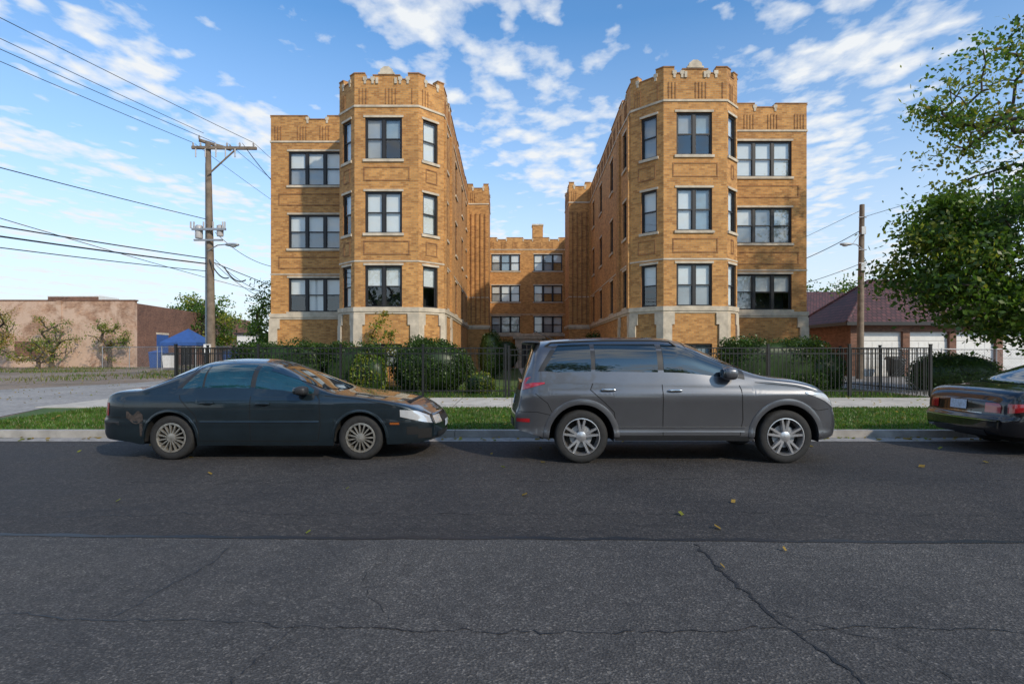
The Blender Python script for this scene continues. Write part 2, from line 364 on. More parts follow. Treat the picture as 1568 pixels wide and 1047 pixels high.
# ------------------------------------------------------------------ apartment building
B=empty('brick_apartment_building')
W=MB(); T=MB(); WN=MB(); GL=MB()
SILL=[3.31,6.23,9.15]; HW=1.64; ROOF=11.8
class F:
    def __init__(s,p0,p1):
        s.o=Vector((p0[0],p0[1])); d=Vector((p1[0]-p0[0],p1[1]-p0[1])); s.L=d.length; s.t=d/s.L; s.n=Vector((s.t.y,-s.t.x)); s.e0=s.e1=0
    def P(s,u,d,z):
        p=s.o+s.t*u+s.n*d; return (p.x,p.y,z)
def prism(mb,f,u0,u1,d0,d1,z0,z1,k,e0=0,e1=0):
    q=[(u0-e0*d1,d1),(u1+e1*d1,d1),(u1+e1*d0,d0),(u0-e0*d0,d0)]
    mb.hexa([f.P(u,d,z0) for u,d in q],[f.P(u,d,z1) for u,d in q],k)
def window(f,u0,u1,z0,z1,n,trim=True,depth=.13,frame=.055):
    d=-depth
    for a,b_ in (((u0,z0),(u0,z1)),((u0,z1),(u1,z1)),((u1,z1),(u1,z0)),((u1,z0),(u0,z0))):
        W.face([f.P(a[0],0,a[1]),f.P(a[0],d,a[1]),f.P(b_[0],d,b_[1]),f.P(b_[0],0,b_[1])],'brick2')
    prism(WN,f,u0,u0+frame,d,d+.07,z0,z1,'darkframe'); prism(WN,f,u1-frame,u1,d,d+.07,z0,z1,'darkframe')
    prism(WN,f,u0+frame,u1-frame,d,d+.07,z1-frame-.02,z1,'darkframe'); prism(WN,f,u0+frame,u1-frame,d,d+.07,z0,z0+frame,'darkframe')
    mw=.11; pw=(u1-u0-2*frame-(n-1)*mw)/n
    r0=random.random()
    for i in range(n):
        a=u0+frame+i*(pw+mw); c=a+pw
        if i<n-1: prism(WN,f,c,c+mw,d,d+.07,z0+frame,z1-frame-.02,'darkframe')
        zm=(z0+z1)/2
        for (zl,zh,dd) in ((z0+frame,zm-.02,d+.015),(zm+.02,z1-frame-.02,d+.035)):
            s=.04
            prism(WN,f,a,a+s,dd-.01,dd+.012,zl,zh,'darkframe'); prism(WN,f,c-s,c,dd-.01,dd+.012,zl,zh,'darkframe')
            GL.face([f.P(a+s,dd,zl),f.P(c-s,dd,zl),f.P(c-s,dd,zh),f.P(a+s,dd,zh)],'glass')
        prism(WN,f,a,c,d+.0,d+.05,zm-.025,zm+.025,'darkframe')
        r=r0 if random.random()<.7 else random.random(); dr=.98 if r<.72 else (.5 if r<.94 else .25)
        k=random.choices(['blind','blind2','curtain'],[.80,.08,.12])[0]
        zb_=z1-(z1-z0)*dr
        WN.face([f.P(a-.02,d-.05,zb_),f.P(c+.02,d-.05,zb_),f.P(c+.02,d-.05,z1),f.P(a-.02,d-.05,z1)],k)
        if dr>.9 and r<.45:
            WN.face([f.P(a,d-.035,z0),f.P(c,d-.035,z0),f.P(c,d-.035,zm),f.P(a,d-.035,zm)],'blind2')  # grey sheet paints the sky reflection of the lower sash
    if trim:
        prism(T,f,u0-.08,u1+.08,.002,.06,z0-.11,z0-.005,'stone')
        prism(T,f,u0-.06,u1+.06,.002,.03,z1+.003,z1+.09,'stone')
PL=[(-11.15,54),(-11.15,26.3),(-7.08,26.3),(-7.08,23.35),(-6.23,22.5),(-3.70,22.5),(-2.80,23.4),(-2.75,25.7),(-2.9,37.3),(-1.54,37.3),(-1.54,40),(-2.2,40),(-2.2,53.8),
    (5.2,53.8),(5.2,39.6),(3.69,39.6),(3.69,36.9),(5.08,36.9),(4.78,25.4),(4.80,23.05),(5.86,22.0),(8.31,22.0),(8.97,22.66),(8.97,25.0),(12.95,25.0),(12.95,54)]
fr_=[F(a,b_) for a,b_ in zip(PL[:-1],PL[1:])]
for i in range(len(fr_)-1):
    a=fr_[i].t; c=fr_[i+1].t; ang=math.atan2(a.x*c.y-a.y*c.x,a.dot(c)); e=math.tan(ang/2); fr_[i].e1=e; fr_[i+1].e0=e
spec={0:[(6,7.2,1),(14,15.2,1),(22,23.2,1)],1:[(.82,3.32,3)],2:[(1.0,1.7,1)],3:[(.28,.93,1)],4:[(.42,1.88,2)],5:[(.22,.95,1)],6:[(.5,1.25,1)],7:[(2.2,3.1,1),(6.2,7.1,1),(9.6,10.4,1)],
      11:[(4,5,1),(9,10,1)],12:[(.25,2.95,3),(4.25,6.95,3)],13:[(4,5,1),(9,10,1)],17:[(1.4,2.2,1),(4.8,5.7,1),(8.8,9.7,1)],18:[(.9,1.65,1)],
      19:[(.5,1.2,1)],20:[(.5,1.88,2)],21:[(.12,.82,1)],22:[(1.0,1.7,1)],23:[(.85,3.32,3)],24:[(6,7.2,1),(14,15.2,1)]}
towers=(3,4,5,19,20,21)
for i,f in enumerate(fr_):
    ops=[]
    for (a,c,n) in spec.get(i,[]):
        hh=HW if i in towers else 1.56
        for s in SILL: ops.append((a,c,s+HW-hh if i not in towers else s,s+HW,n,True))
        if i in (4,20): ops.append((a,c,.95,1.85,2,False))
        if i in (1,23): ops.append((a+.3,c-.3,.95,1.85,3,False))
    us=sorted({0,f.L,*[o[0] for o in ops],*[o[1] for o in ops]}); zs=sorted({.05,3.12,ROOF,*[o[2] for o in ops],*[o[3] for o in ops]})
    for ua,ub in zip(us[:-1],us[1:]):
        for za,zb in zip(zs[:-1],zs[1:]):
            cu=(ua+ub)/2; cz=(za+zb)/2
            if any(o[0]<cu<o[1] and o[2]<cz<o[3] for o in ops): continue
            W.face([f.P(ua,0,za),f.P(ub,0,za),f.P(ub,0,zb),f.P(ua,0,zb)],'brick')
    for o in ops: window(f,*o)
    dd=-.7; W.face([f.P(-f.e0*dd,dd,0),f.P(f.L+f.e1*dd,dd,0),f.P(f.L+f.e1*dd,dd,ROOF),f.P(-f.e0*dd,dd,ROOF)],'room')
    for (z0,z1,pr) in ((3.13,3.30,.07),(3.04,3.13,.035),(11.2,11.28,.035),(5.09,5.15,.02)):
        prism(T,f,0,f.L,.001,pr,z0,z1,'stone',f.e0,f.e1)
    L=f.L; tw=i in towers
    if i in (4,20): prof=[(0,.42,12.52),(.42,.72,12.28),(.72,L-.72,12.44),(L-.72,L-.42,12.28),(L-.42,L,12.52)]
    elif L<1.6: prof=[(0,.34,12.52),(.34,L-.34,12.26),(L-.34,L,12.52)]
    elif i in (1,23): prof=[(0,1.7,12.42),(1.7,2.6,12.26),(2.6,L,12.42)]
    elif i in (7,17): prof=[(0,L*.3,12.16),(L*.3,L*.36,12.3),(L*.36,L*.8,12.16),(L*.8,L,12.3)]
    else:
        n=max(1,round(L/2.4)); p=L/n; prof=[]
        for k in range(n): prof+=[(k*p,k*p+.8,12.36),(k*p+.8,k*p+p-.8,12.18),(k*p+p-.8,(k+1)*p,12.36)]
    for (a,c,zt) in prof:
        e0=f.e0 if a==0 else 0; e1=f.e1 if abs(c-L)<1e-6 else 0
        prism(W,f,a,c,-.3,0,ROOF,zt,'brick',e0,e1)
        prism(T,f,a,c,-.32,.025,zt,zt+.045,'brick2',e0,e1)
        lowdip=zt in (12.28,12.26,12.18)
        if lowdip and L>1:
            for ux in (a,c): 
                prism(T,f,ux-.08,ux+.08,.002,.035,zt-.02,zt+.12,'stone'); prism(T,f,ux-.045,ux+.045,.002,.03,zt-.16,zt-.021,'stone')
    if i not in (0,24):
        u=.18
        while u<L-.15:
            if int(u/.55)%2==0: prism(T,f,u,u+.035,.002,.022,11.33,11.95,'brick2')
            u+=.13
    if i in (4,20,1,23,3,5,19,21):
        m0,m1=(.35,L-.35)
        for s in (0,1):
            za=SILL[s]+HW+.42; zb=SILL[s+1]-.3
            for (a,c,z0,z1) in ((m0,m1,za,za+.05),(m0,m1,zb-.05,zb),(m0,m0+.05,za+.05,zb-.05),(m1-.05,m1,za+.05,zb-.05)):
                prism(T,f,a,c,.002,.018,z0,z1,'brick2')
    if i in (4,20):
        c=L/2; prism(T,f,c-.32,c+.32,-.34,.05,12.49,12.56,'stone')
        q=[(c-.26,12.56),(c+.26,12.56),(c+.24,12.68),(c+.09,12.80),(c-.09,12.80),(c-.24,12.68)]
        T.face([f.P(u,.04,z) for u,z in q],'stone'); T.face([f.P(u,-.3,z) for u,z in q][::-1],'stone')
        for (a_,b_) in zip(q,q[1:]+q[:1]): T.face([f.P(a_[0],.04,a_[1]),f.P(a_[0],-.3,a_[1]),f.P(b_[0],-.3,b_[1]),f.P(b_[0],.04,b_[1])],'stone')
        for ux in (c-.42,c+.32): prism(T,f,ux,ux+.10,.002,.05,12.12,12.36,'stone')
    if i in (1,2,3,4,5,6,19,20,21,22,23,18):
        w1=min(.42,L*.24)
        for (a,c,e0,e1) in ((0,w1,f.e0,0),(L-w1,L,0,f.e1)):
            if (a==0 and f.e0<0) or (a>0 and f.e1<0): continue
            prism(T,f,a,c,.001,.06,2.6,3.035,'stone',e0,e1)
            sh=w1*.25
            aa,cc=(a,c-sh) if a==0 else (a+sh,c)
            prism(T,f,aa,cc,.001,.075,1.75,2.6,'stone',e0,e1)
            aa,cc=(a,c-sh*2) if a==0 else (a+sh*2,c)
            prism(T,f,aa,cc,.001,.09,.1,1.75,'brick2',e0,e1)
    if i in (8,16,):
        u=.2
        while u<L-.15: prism(T,f,u,u+.07,.001,.07,3.4,10.6,'brick2'); u+=.3
    if i in (6,7,17,18):
        for u in (.05,L-.35): prism(T,f,u,u+.3,.001,.09,3.31,11.1,'brick')
W.build('walls',B); T.build('stone_trim',B); WN.build('window_frames_and_blinds',B); GL.build('window_glass',B)
mb=MB(); mb.face([(x,y,ROOF) for x,y in PL],'roof'); mb.build('flat_roof',B)
mb=MB(); mb.box(1.95,2.95,54.2,55.2,ROOF,13.6,'brick'); mb.box(1.9,3.0,54.15,55.25,13.6,13.75,'stone'); mb.box(-11.15,12.95,54,54.3,.05,ROOF-.01,'brick')
mb.build('chimney_and_rear_wall',B)
mb=MB(); mb.box(.3,2.9,52.9,53.75,.1,2.8,'stone'); mb.box(.9,2.3,52.85,52.9,.1,2.3,'darkframe'); mb.box(.1,3.1,52.8,53.75,2.8,3.0,'stone'); mb.box(1.35,1.4,52.83,52.85,.1,2.3,'stone')
mb.build('entrance_door',B)
# ------------------------------------------------------------------ warehouse left
E=empty('brick_warehouse'); mb=MB()
mb.box(-95,-36.5,55,55.4,.05,6.5,'peach')
f=F((-36.5,55),(-39.5,86))
mb.hexa([(-36.5,55.41,.05),(-36.9,55.41,.05),(-39.9,86,.05),(-39.5,86,.05)],[(-36.5,55.41,6.3),(-36.9,55.41,6.3),(-39.9,86,6.3),(-39.5,86,6.3)],'redbrick')
mb.face([(-95,55.3,6.1),(-36.7,55.3,6.1),(-39.7,86,6.1),(-95,86,6.1)],'roof'); mb.box(-95,-36.4,54.95,55.45,6.5,6.62,'redbrick')
for x in (-44,-52,-61,-70): mb.box(x,x+.5,54.9,54.99,.05,6.5,'peach')
mb.build('walls',E)
mb=MB(); 
for u in (4,9.5,15): prism(mb,f,u,u+2.4,.01,.05,.1,3.4,'blue' if u==4 else 'darkframe'); prism(mb,f,u-.1,u+2.5,.01,.07,3.4,3.6,'stone')
mb.box(-48,-45.6,54.9,54.94,1.2,2.6,'redbrick'); mb.build('loading_doors',E)
mb=MB(); mb.box(-49,-43.5,60,63,6.1,7.5,'white'); mb.box(-48.9,-43.6,59.95,60,7.0,7.4,'redbrick'); mb.build('rooftop_unit',E)
# ------------------------------------------------------------------ garage right
E=empty('garage_building'); mb=MB()
gx0,gx1,gy0,gy1=20.0,34.0,33.6,39.2
f=F((gx0,gy0),(gx1,gy0)); doors=[]; u=.75
while u<13: doors.append((u,u+2.35)); u+=2.75
us=sorted({0,f.L,*sum([list(d) for d in doors],[])})
for a,c in zip(us[:-1],us[1:]):
    inn=any(d[0]<(a+c)/2<d[1] for d in doors)
    if not inn: prism(mb,f,a,c,-.3,0,.05,2.75,'redbrick')
prism(mb,f,0,f.L,-.3,0,2.75,3.3,'redbrick'); 
mb.box(gx0,gx0+.3,gy0+.31,gy1,.05,3.3,'redbrick'); mb.box(gx0,gx1,gy1,gy1+.3,.05,3.3,'redbrick'); mb.build('walls',E)
mb=MB()
for (a,c) in doors:
    for k in range(5): prism(mb,f,a,c,-.25,-.2+.004*(k%2),.1+k*.53,.1+k*.53+.51,'white'); 
    for k in range(4): 
        for j in range(4): w_=(c-a)/4; prism(mb,f,a+j*w_+.06,a+(j+1)*w_-.06,-.2,-.185,.17+k*.53,.55+k*.53,'white')
mb.build('garage_doors',E)
mb=MB(); o=.5; ze=3.3; zr=6.1; ax0,ax1=gx0+2.8,gx1-2.8; ym=(gy0+gy1)/2
A=(gx0-o,gy0-o,ze);Bq=(gx1+o,gy0-o,ze);Cq=(gx1+o,gy1+o,ze);Dq=(gx0-o,gy1+o,ze);r0=(ax0,ym,zr);r1=(ax1,ym,zr)
for q in ([A,Bq,r1,r0],[Dq,A,r0],[Cq,Dq,r0,r1],[Bq,Cq,r1]): mb.face(q,'tile')
mb.tube([A,r0],.09,'tile',6); mb.tube([r0,r1],.1,'tile',6); mb.tube([Dq,r0],.09,'tile',6); mb.build('hip_roof',E)
mb=MB(); mb.box(gx0-o-.02,gx1+o+.02,gy0-o-.04,gy0-o,ze-.2,ze,'darkframe'); mb.box(gx0-o-.04,gx0-o,gy0-o,gy1+o,ze-.2,ze,'darkframe'); mb.face([(gx0-o,gy0-o,ze-.1),(gx1+o,gy0-o,ze-.1),(gx1+o,gy1+o,ze-.1),(gx0-o,gy1+o,ze-.1)],'darkframe'); mb.build('eaves',E)
E=empty('brick_house'); mb=MB(); mb.box(24,36,52,62,.05,4.2,'redbrick'); mb.build('walls',E)
mb=MB(); zz=7.6; mb.face([(23.4,51.4,4.2),(36.6,51.4,4.2),(33,57,zz),(27,57,zz)],'tile'); mb.face([(23.4,62.6,4.2),(23.4,51.4,4.2),(27,57,zz)],'tile'); mb.face([(36.6,51.4,4.2),(36.6,62.6,4.2),(33,57,zz)],'tile'); mb.face([(36.6,62.6,4.2),(23.4,62.6,4.2),(27,57,zz),(33,57,zz)],'tile'); mb.build('hip_roof',E)
mb=MB(); mb.box(26,27.2,51.93,51.99,1.5,3.1,'darkframe'); mb.box(26.1,27.1,51.9,51.93,1.6,3.0,'white'); mb.box(30,31.2,51.93,51.99,1.5,3.1,'darkframe'); mb.build('windows',E)
# ------------------------------------------------------------------ fences
def fence(name,pts,h=1.55,z=.13,sp=.125):
    mb=MB()
    for a,c in zip(pts[:-1],pts[1:]):
        f=F(a,c); n=int(f.L/sp)
        for i in range(n):
            u=(i+.5)*f.L/n; prism(mb,f,u-.009,u+.009,-.009,.009,z+.05,z+h-.02,'black')
        for zz in (.18,h-.22,h-.05): prism(mb,f,0,f.L,-.014,.014,z+zz,z+zz+.032,'black')
        m_=max(1,round(f.L/2.4))
        for i in range(m_+1):
            u=i*f.L/m_; prism(mb,f,u-.033,u+.033,-.033,.033,z,z+h+.06,'black'); prism(mb,f,u-.042,u+.042,-.042,.042,z+h+.06,z+h+.09,'black')
    return mb.build(name)
fence('iron_fence',[(-10.95,26),(-10.4,17.6),(-.2,17.6)]); fence('iron_fence',[(2.9,17.6),(12.95,17.6),(12.97,24.9)]); fence('iron_gate',[(-.1,17.62),(2.8,17.62)],1.5)
def chain(name,pts,h=1.8,mk='galv'):
    mb=MB()
    for a,c in zip(pts[:-1],pts[1:]):
        f=F(a,c); u=-h
        while u<f.L:
            for s in (1,-1):
                ua,ub=(u,u+h) if s==1 else (u+h,u)
                za,zb=.1,.1+h
                if min(ua,ub)<0 or max(ua,ub)>f.L: continue
                mb.tube([f.P(ua,0,za),f.P(ub,0,zb)],.005,mk,3,False)
            u+=.16
        mb.tube([f.P(0,0,h+.1),f.P(f.L,0,h+.1)],.025,mk,6)
        for i in range(int(f.L/3)+1): mb.tube([f.P(i*3,0,.05),f.P(i*3,0,h+.15)],.03,mk,6)
    mb.build(name)
chain('chain_link_fence',[(-36,50),(-13.6,44)],1.9); chain('chain_link_fence',[(20.4,31),(36,31)],1.6)
# ------------------------------------------------------------------ poles
def wire(mb,a,b_,sag,r=.012,n=18):
    a=Vector(a);b_=Vector(b_); mb.tube([a.lerp(b_,i/n)-Vector((0,0,4*sag*(i/n)*(1-i/n))) for i in range(n+1)],r,'wire',4,False)
def cobra(mb,x,y,z,dx,L=1.3):
    mb.tube([(x,y,z-.25),(x+dx*L*.5,y-.1,z),(x+dx*L,y-.2,z+.02)],.025,'galv',6); mb.sell((x+dx*(L+.25),y-.22,z),(.33,.12,.075),'galv',.8); mb.sell((x+dx*(L+.3),y-.22,z-.06),(.16,.09,.07),'lens',1)
def insul(mb,p): 
    mb.lathe(p,[(.0,.0),(.03,0),(.055,.04),(.03,.07),(.055,.10),(.03,.13),(.03,.18),(0,.19)],'ceram',8,'z')
px,py=-14.35,27.0
E=empty('utility_pole'); mb=MB(); mb.tube([(px+.1,py,.0),(px+.03,py,6),(px-.08,py,11.5)],[.19,.16,.12],'wood',12); mb.build('pole',E,True)
mb=MB()
mb.hexa([(px-.75,py-.22,11.1),(px+2.25,py-.12,11.1),(px+2.25,py-.0,11.1),(px-.75,py-.1,11.1)],[(px-.75,py-.22,11.23),(px+2.25,py-.12,11.23),(px+2.25,py,11.23),(px-.75,py-.1,11.23)],'wood')
mb.hexa([(px-.6,py+.14,11.55),(px+.3,py+1.4,11.55),(px+.4,py+1.3,11.55),(px-.5,py+.04,11.55)],[(px-.6,py+.14,11.67),(px+.3,py+1.4,11.67),(px+.4,py+1.3,11.67),(px-.5,py+.04,11.67)],'wood')
mb.tube([(px+.05,py-.2,9.9),(px+1.3,py-.12,11.1)],.04,'wood',6)
mb.build('crossarms',E)
mb=MB()
for dx in (-.7,-.35,.35,.9,1.5,2.15): insul(mb,(px+dx,py-.15,11.24))
for dx,dy in((-.55,.1),(.33,1.3)): insul(mb,(px+dx,py+dy,11.67))
mb.lathe((px-.45,py-.1,6.9),[(0,0),(.16,0),(.17,.04),(.17,.55),(.12,.62),(0,.64)],'ceram',14,'z'); mb.lathe((px+.55,py-.1,7.0),[(0,0),(.14,0),(.15,.04),(.15,.5),(0,.56)],'ceram',14,'z')
mb.box(px-.7,px+.9,py-.3,py-.22,7.25,7.35,'galv'); mb.box(px-.6,px+.75,py-.3,py-.22,6.75,6.83,'galv')
for dx in(-.75,-.6,-.15,.3,.75,.85): mb.tube([(px+dx,py-.26,7.35),(px+dx,py-.26,7.65)],.035,'ceram',6)
for dx in (-.55,-.1,.4,.85,1.3): mb.tube([(px+dx,py-.2,10.7),(px+dx,py-.2,11.1)],.03,'ceram',6)
mb.tube([(px-.32,py+.3,.0),(px-.32,py+.3,10.6)],.055,'galv',8)
cobra(mb,px,py-.15,6.55,1,1.0); mb.box(px-.16,px+.16,py-.24,py-.17,1.5,1.9,'white')
mb.build('insulators_transformers_and_lamp',E,True)
mb=MB(); far=Vector((px-8.6,-14,0))
for dx,z,s in ((-.7,11.4,.5),(.35,11.4,.6),(2.15,11.4,.5),(-.2,11.85,.4)): wire(mb,(px+dx,py-.15,z),(far.x+dx,far.y,z-.2),s)
wire(mb,(px-.1,py-.15,7.8),(far.x,far.y,7.4),.5,.016); wire(mb,(px-.1,py-.15,5.95),(far.x,far.y,5.8),.6,.022); wire(mb,(px-.1,py-.15,5.7),(far.x-.5,far.y,5.3),.6,.028); wire(mb,(px-.1,py-.15,5.35),(far.x+.3,far.y,4.8),.6,.016)
for z,x2,y2,z2,s in ((11.4,-11.2,30,9.3,.3),(11.4,-11.2,34,8.9,.4),(7.2,-11.2,27.5,5.6,.35),(5.9,-11.2,28.5,4.3,.45),(5.7,-11.2,30,3.9,.5)):
    wire(mb,(px+(1.6 if z>11 else .3),py-.1,z),(x2,y2,z2),s,.012)
for dx,z in ((-.7,11.4),(.9,11.4),(2.15,11.4)): wire(mb,(px+dx,py,z),(px+dx+1,75,z),.8)
wire(mb,(px-.1,py,5.9),(px+1,75,5.7),.8,.02); wire(mb,(px-1.5,15,5.75),(px+1,75,6),.8,.012)
for a,b_ in (((px+.1,py-.2,5.9),(px+1.1,py-.4,5.0)),((px+.9,py-.4,5.5),(px+1.9,py-.4,4.9))): wire(mb,a,b_,.3,.03)
mb.build('overhead_wires',E)
qx,qy=18.4,30.0
E=empty('utility_pole'); mb=MB(); mb.tube([(qx-.05,qy,.0),(qx,qy,5),(qx+.06,qy,9.3)],[.17,.15,.12],'wood',12); mb.build('pole',E,True)
mb=MB(); cobra(mb,qx,qy-.15,7.15,-1,.75); mb.tube([(qx,qy-.15,7.9),(qx-.55,qy-.2,7.2)],.015,'galv',5); mb.box(qx-.1,qx+.12,qy-.25,qy-.16,7.7,8.1,'galv'); mb.box(qx-.12,qx+.1,qy-.24,qy-.16,5.8,6.2,'galv')
for z in (6.9,6.2,8.6): mb.tube([(qx-.2,qy-.15,z),(qx+.2,qy-.15,z)],.03,'ceram',6)
mb.build('lamp_and_fittings',E,True)
mb=MB(); wire(mb,(qx,qy,7.95),(13,31,5.6),.25,.018); wire(mb,(qx,qy,6.2),(13,32,4.6),.2,.014); wire(mb,(qx,qy,8.6),(20,-20,8.4),.5); wire(mb,(qx,qy,9),(17,80,9),.8); wire(mb,(qx,qy,6.9),(24,36,4.5),.2); mb.build('overhead_wires',E)
E=empty('utility_pole'); mb=MB(); mb.tube([(far.x,far.y,0),(far.x,far.y,12)],[.18,.12],'wood',10); mb.box(far.x-1,far.x+2.4,far.y-.06,far.y+.06,11,11.15,'wood'); mb.build('pole',E,True)
# ------------------------------------------------------------------ lot clutter
E=empty('blue_canopy_tent'); mb=MB(); cx,cy=-25.6,45; 
for dx in(-1.3,1.3):
    for dy in(-1.3,1.3): mb.tube([(cx+dx,cy+dy,.1),(cx+dx,cy+dy,2.3)],.03,'galv',6)
mb.build('legs',E); mb=MB(); q=[(cx-1.4,cy-1.4,2.3),(cx+1.4,cy-1.4,2.3),(cx+1.4,cy+1.4,2.3),(cx-1.4,cy+1.4,2.3)]
for a,b_ in zip(q,q[1:]+q[:1]): mb.face([a,b_,(cx,cy,3.4)],'blue'); mb.face([(a[0],a[1],2.05),(b_[0],b_[1],2.05),b_,a],'blue')
mb.build('canopy',E)
def bin_(name,x,y,w,d,h,k,lid):
    E=empty(name); mb=MB(); mb.hexa([(x+.08,y+.08,.15),(x+w-.08,y+.08,.15),(x+w-.08,y+d-.08,.15),(x+.08,y+d-.08,.15)],[(x,y,h),(x+w,y,h),(x+w,y+d,h),(x,y+d,h)],k); mb.build('body',E)
    mb=MB(); mb.hexa([(x-.04,y-.04,h),(x+w+.04,y-.04,h),(x+w+.04,y+d+.04,h),(x-.04,y+d+.04,h)],[(x,y,h+.06),(x+w,y,h+.06),(x+w,y+d,h+.2),(x,y+d,h+.2)],lid); mb.build('lid',E)
bin_('waste_bin',-32.6,51,.9,.9,1.5,'blue','blue'); bin_('waste_bin',-31.4,51,.8,.8,1.3,'white','darkframe'); bin_('dumpster',-24.5,48,2.4,1.4,1.6,'blue','darkframe'); bin_('waste_bin',21.6,32.2,.7,.7,1.1,'black','black')
mb=MB(); mb.box(-29,-20,60,64,.05,3.4,'white'); mb.box(-29.2,-19.8,59.8,64.2,3.4,3.6,'darkframe'); mb.box(-27,-25,59.9,59.99,.1,2.6,'darkframe'); mb.box(-23,-21.6,59.9,59.99,1.2,2.4,'blue'); mb.build('storage_shed')
# ------------------------------------------------------------------ vegetation
def hedge(name,c,r,n,size=.075,keys=('leafH','leafHl'),w=(.6,.4),box=False,seed=0):
    E=empty(name); mb=MB(); 
    mb.sell((c[0],c[1],c[2]),(r[0]*.86,r[1]*.86,r[2]*.86),'leafH',.45 if box else .8,16); mb.build('dark_core',E,True,80)  # solid core in leaf colour, stands in for the shaded inside of the foliage
    P=rng.normal(size=(n,3)); P/=np.linalg.norm(P,axis=1,keepdims=True)
    if box:
        ph=np.arcsin(P[:,2]); th=np.arctan2(P[:,1],P[:,0]); f=lambda v:np.sign(v)*np.abs(v)**.45
        P=np.stack([f(np.cos(ph))*f(np.cos(th)),f(np.cos(ph))*f(np.sin(th)),f(np.sin(ph))],1)
    lump=1+.07*np.sin(P[:,0]*r[0]*3.1+seed)+.06*np.sin(P[:,1]*9+P[:,2]*7+seed)+.05*np.sin(P[:,0]*r[0]*7+P[:,2]*5)
    P=np.array(c)+P*np.array(r)*(lump*rng.uniform(.84,1.05,n))[:,None]
    P=P[P[:,2]>.1]
    idx=rng.choice(len(keys),len(P),p=w); leaves('foliage',P,size,keys,idx,E)
hedge('hedge',(-8.2,20.6,.95),(1.7,.8,.95),14000,box=True,seed=1); hedge('hedge',(-5.6,20.4,.9),(1.1,.8,.92),9000,box=True,seed=2)
hedge('round_bush',(-2.85,20.0,1.0),(1.4,1.0,.98),16000,seed=3)
hedge('hedge',(9.1,20.3,1.0),(1.75,.8,.98),15000,box=True,seed=4); hedge('hedge',(11.6,21.5,.8),(.9,.7,.85),6000,seed=5)
hedge('conifer_bush',(-1.15,30,1.3),(.65,.65,1.35),5000,seed=6); hedge('round_bush',(4.6,32,1.4),(.7,.7,1.2),5000,seed=7); hedge('round_bush',(2.9,45,1.3),(1.2,1,1.3),4000,seed=8); hedge('round_bush',(-.6,46,1.3),(1.2,1,1.3),4000,seed=8)
hedge('flowering_shrub',(-4.9,19.6,.7),(.65,.45,.75),3500,.09,('leafY','leafG'),(.5,.5),seed=9); hedge('flowering_shrub',(-1.1,19.2,.45),(.5,.4,.4),1500,.08,('leafY','leafHl'),(.6,.4))
hedge('shrub',(15.9,20.5,.7),(1.6,.9,.8),7000,seed=10)
cs=list(ellip_pts((-4.9,21.6,1.9),(.45,.35,1.1),16,.1)); tree('climbing_shrub',(-4.9,21.6,.1),(-4.9,21.6,1.2),.03,cs,.3,55,.1,['leafG','leafY','leafO'],([.5,.35,.15],None))
A_=list(ellip_pts((17.9,19.2,5.0),(4.9,3.0,2.9),130,.3))+list(ellip_pts((15.0,19,4.6),(2.1,1.8,2.0),34,.2))+list(ellip_pts((17.2,18.2,2.7),(2.6,1.2,1.1),26,.2))
B_=list(ellip_pts((19.0,19.4,9.6),(5.0,3.2,3.6),115,.25))
wf=lambda c: ([.55,.35,.10,.0] if c[2]<6.6 else ([.5,.15,.3,.05] if c[2]<8.5 else [.45,.05,.40,.10]))
E=tree('maple_tree',(19.9,20,.1),(19.0,19.6,6.5),.34,A_+B_,.8,190,.17,['leafG','leafD','leafY','leafO'],([.4,.4,.15,.05],wf),dens=lambda c: 1.1 if c[2]<7 else .5)
cs=list(ellip_pts((-12.9,30.5,3.4),(1.3,1.3,2.6),30,.2)); tree('small_tree',(-12.9,30.5,.1),(-12.9,30.5,2.6),.09,cs,.55,130,.14,['leafG','leafD','leafY'],([.4,.5,.1],None))
def rtree(name,x,y,h,w,n=45,per=120,size=.3,keys=('leafG','leafD','leafY'),wt=(.45,.4,.15),cr=1.0):
    cs=[c for c in ellip_pts((x,y,h*.6),(w,w,h*.42),n,.3)]
    tree(name,(x,y,.1),(x,y,h*.45),.12+h*.015,cs,cr*w*.32,per,size,list(keys),(list(wt),None))
rtree('distant_tree',-37.5,70,8.3,3.6); rtree('distant_tree',-42,76,8.6,3.6); 
rtree('weed_tree',-37.5,53,4.6,1.7,30,60,.15,('leafG','leafY','leafO'),(.45,.35,.2)); rtree('weed_tree',-43,53.2,5.0,2.0,30,50,.15,('leafG','leafY','leafO'),(.45,.35,.2)); rtree('weed_tree',-45.5,50,5.6,2.2,34,70,.15,('leafG','leafY','leafO'),(.4,.4,.2)); rtree('weed_tree',-40,48,2.6,1.8,20,60,.15,('leafG','leafY','leafO'),(.4,.4,.2))
rtree('weed_tree',-18,40,3.2,1.2,16,90,.14); rtree('weed_tree',-20.5,46,5,1.5,16,90,.16)
rtree('distant_tree',33,60,9,4.5); rtree('distant_tree',42,68,10,5); rtree('distant_tree',26,46,4.5,2)
n=60000; ang=rng.uniform(-200,200,n); Y=rng.uniform(125,150,n); hh=(5+2.6*np.sin(ang*.11)+1.8*np.sin(ang*.37)+1.2*np.sin(ang*.9)); Z=.1+hh*rng.random(n)**.8*1.1
leaves('distant_tree_line',np.stack([ang,Y,Z],1),.9,['leafG','leafD','leafO'],rng.choice(3,n,p=(.5,.4,.1)))
mb=MB()
for x in np.arange(-200,200,7.): mb.sell((x+random.uniform(-2,2),140,1.5),(5,6,random.uniform(2.2,4)),'leafD',.9,8)
mb.build('distant_hedgerow',None,True,80)
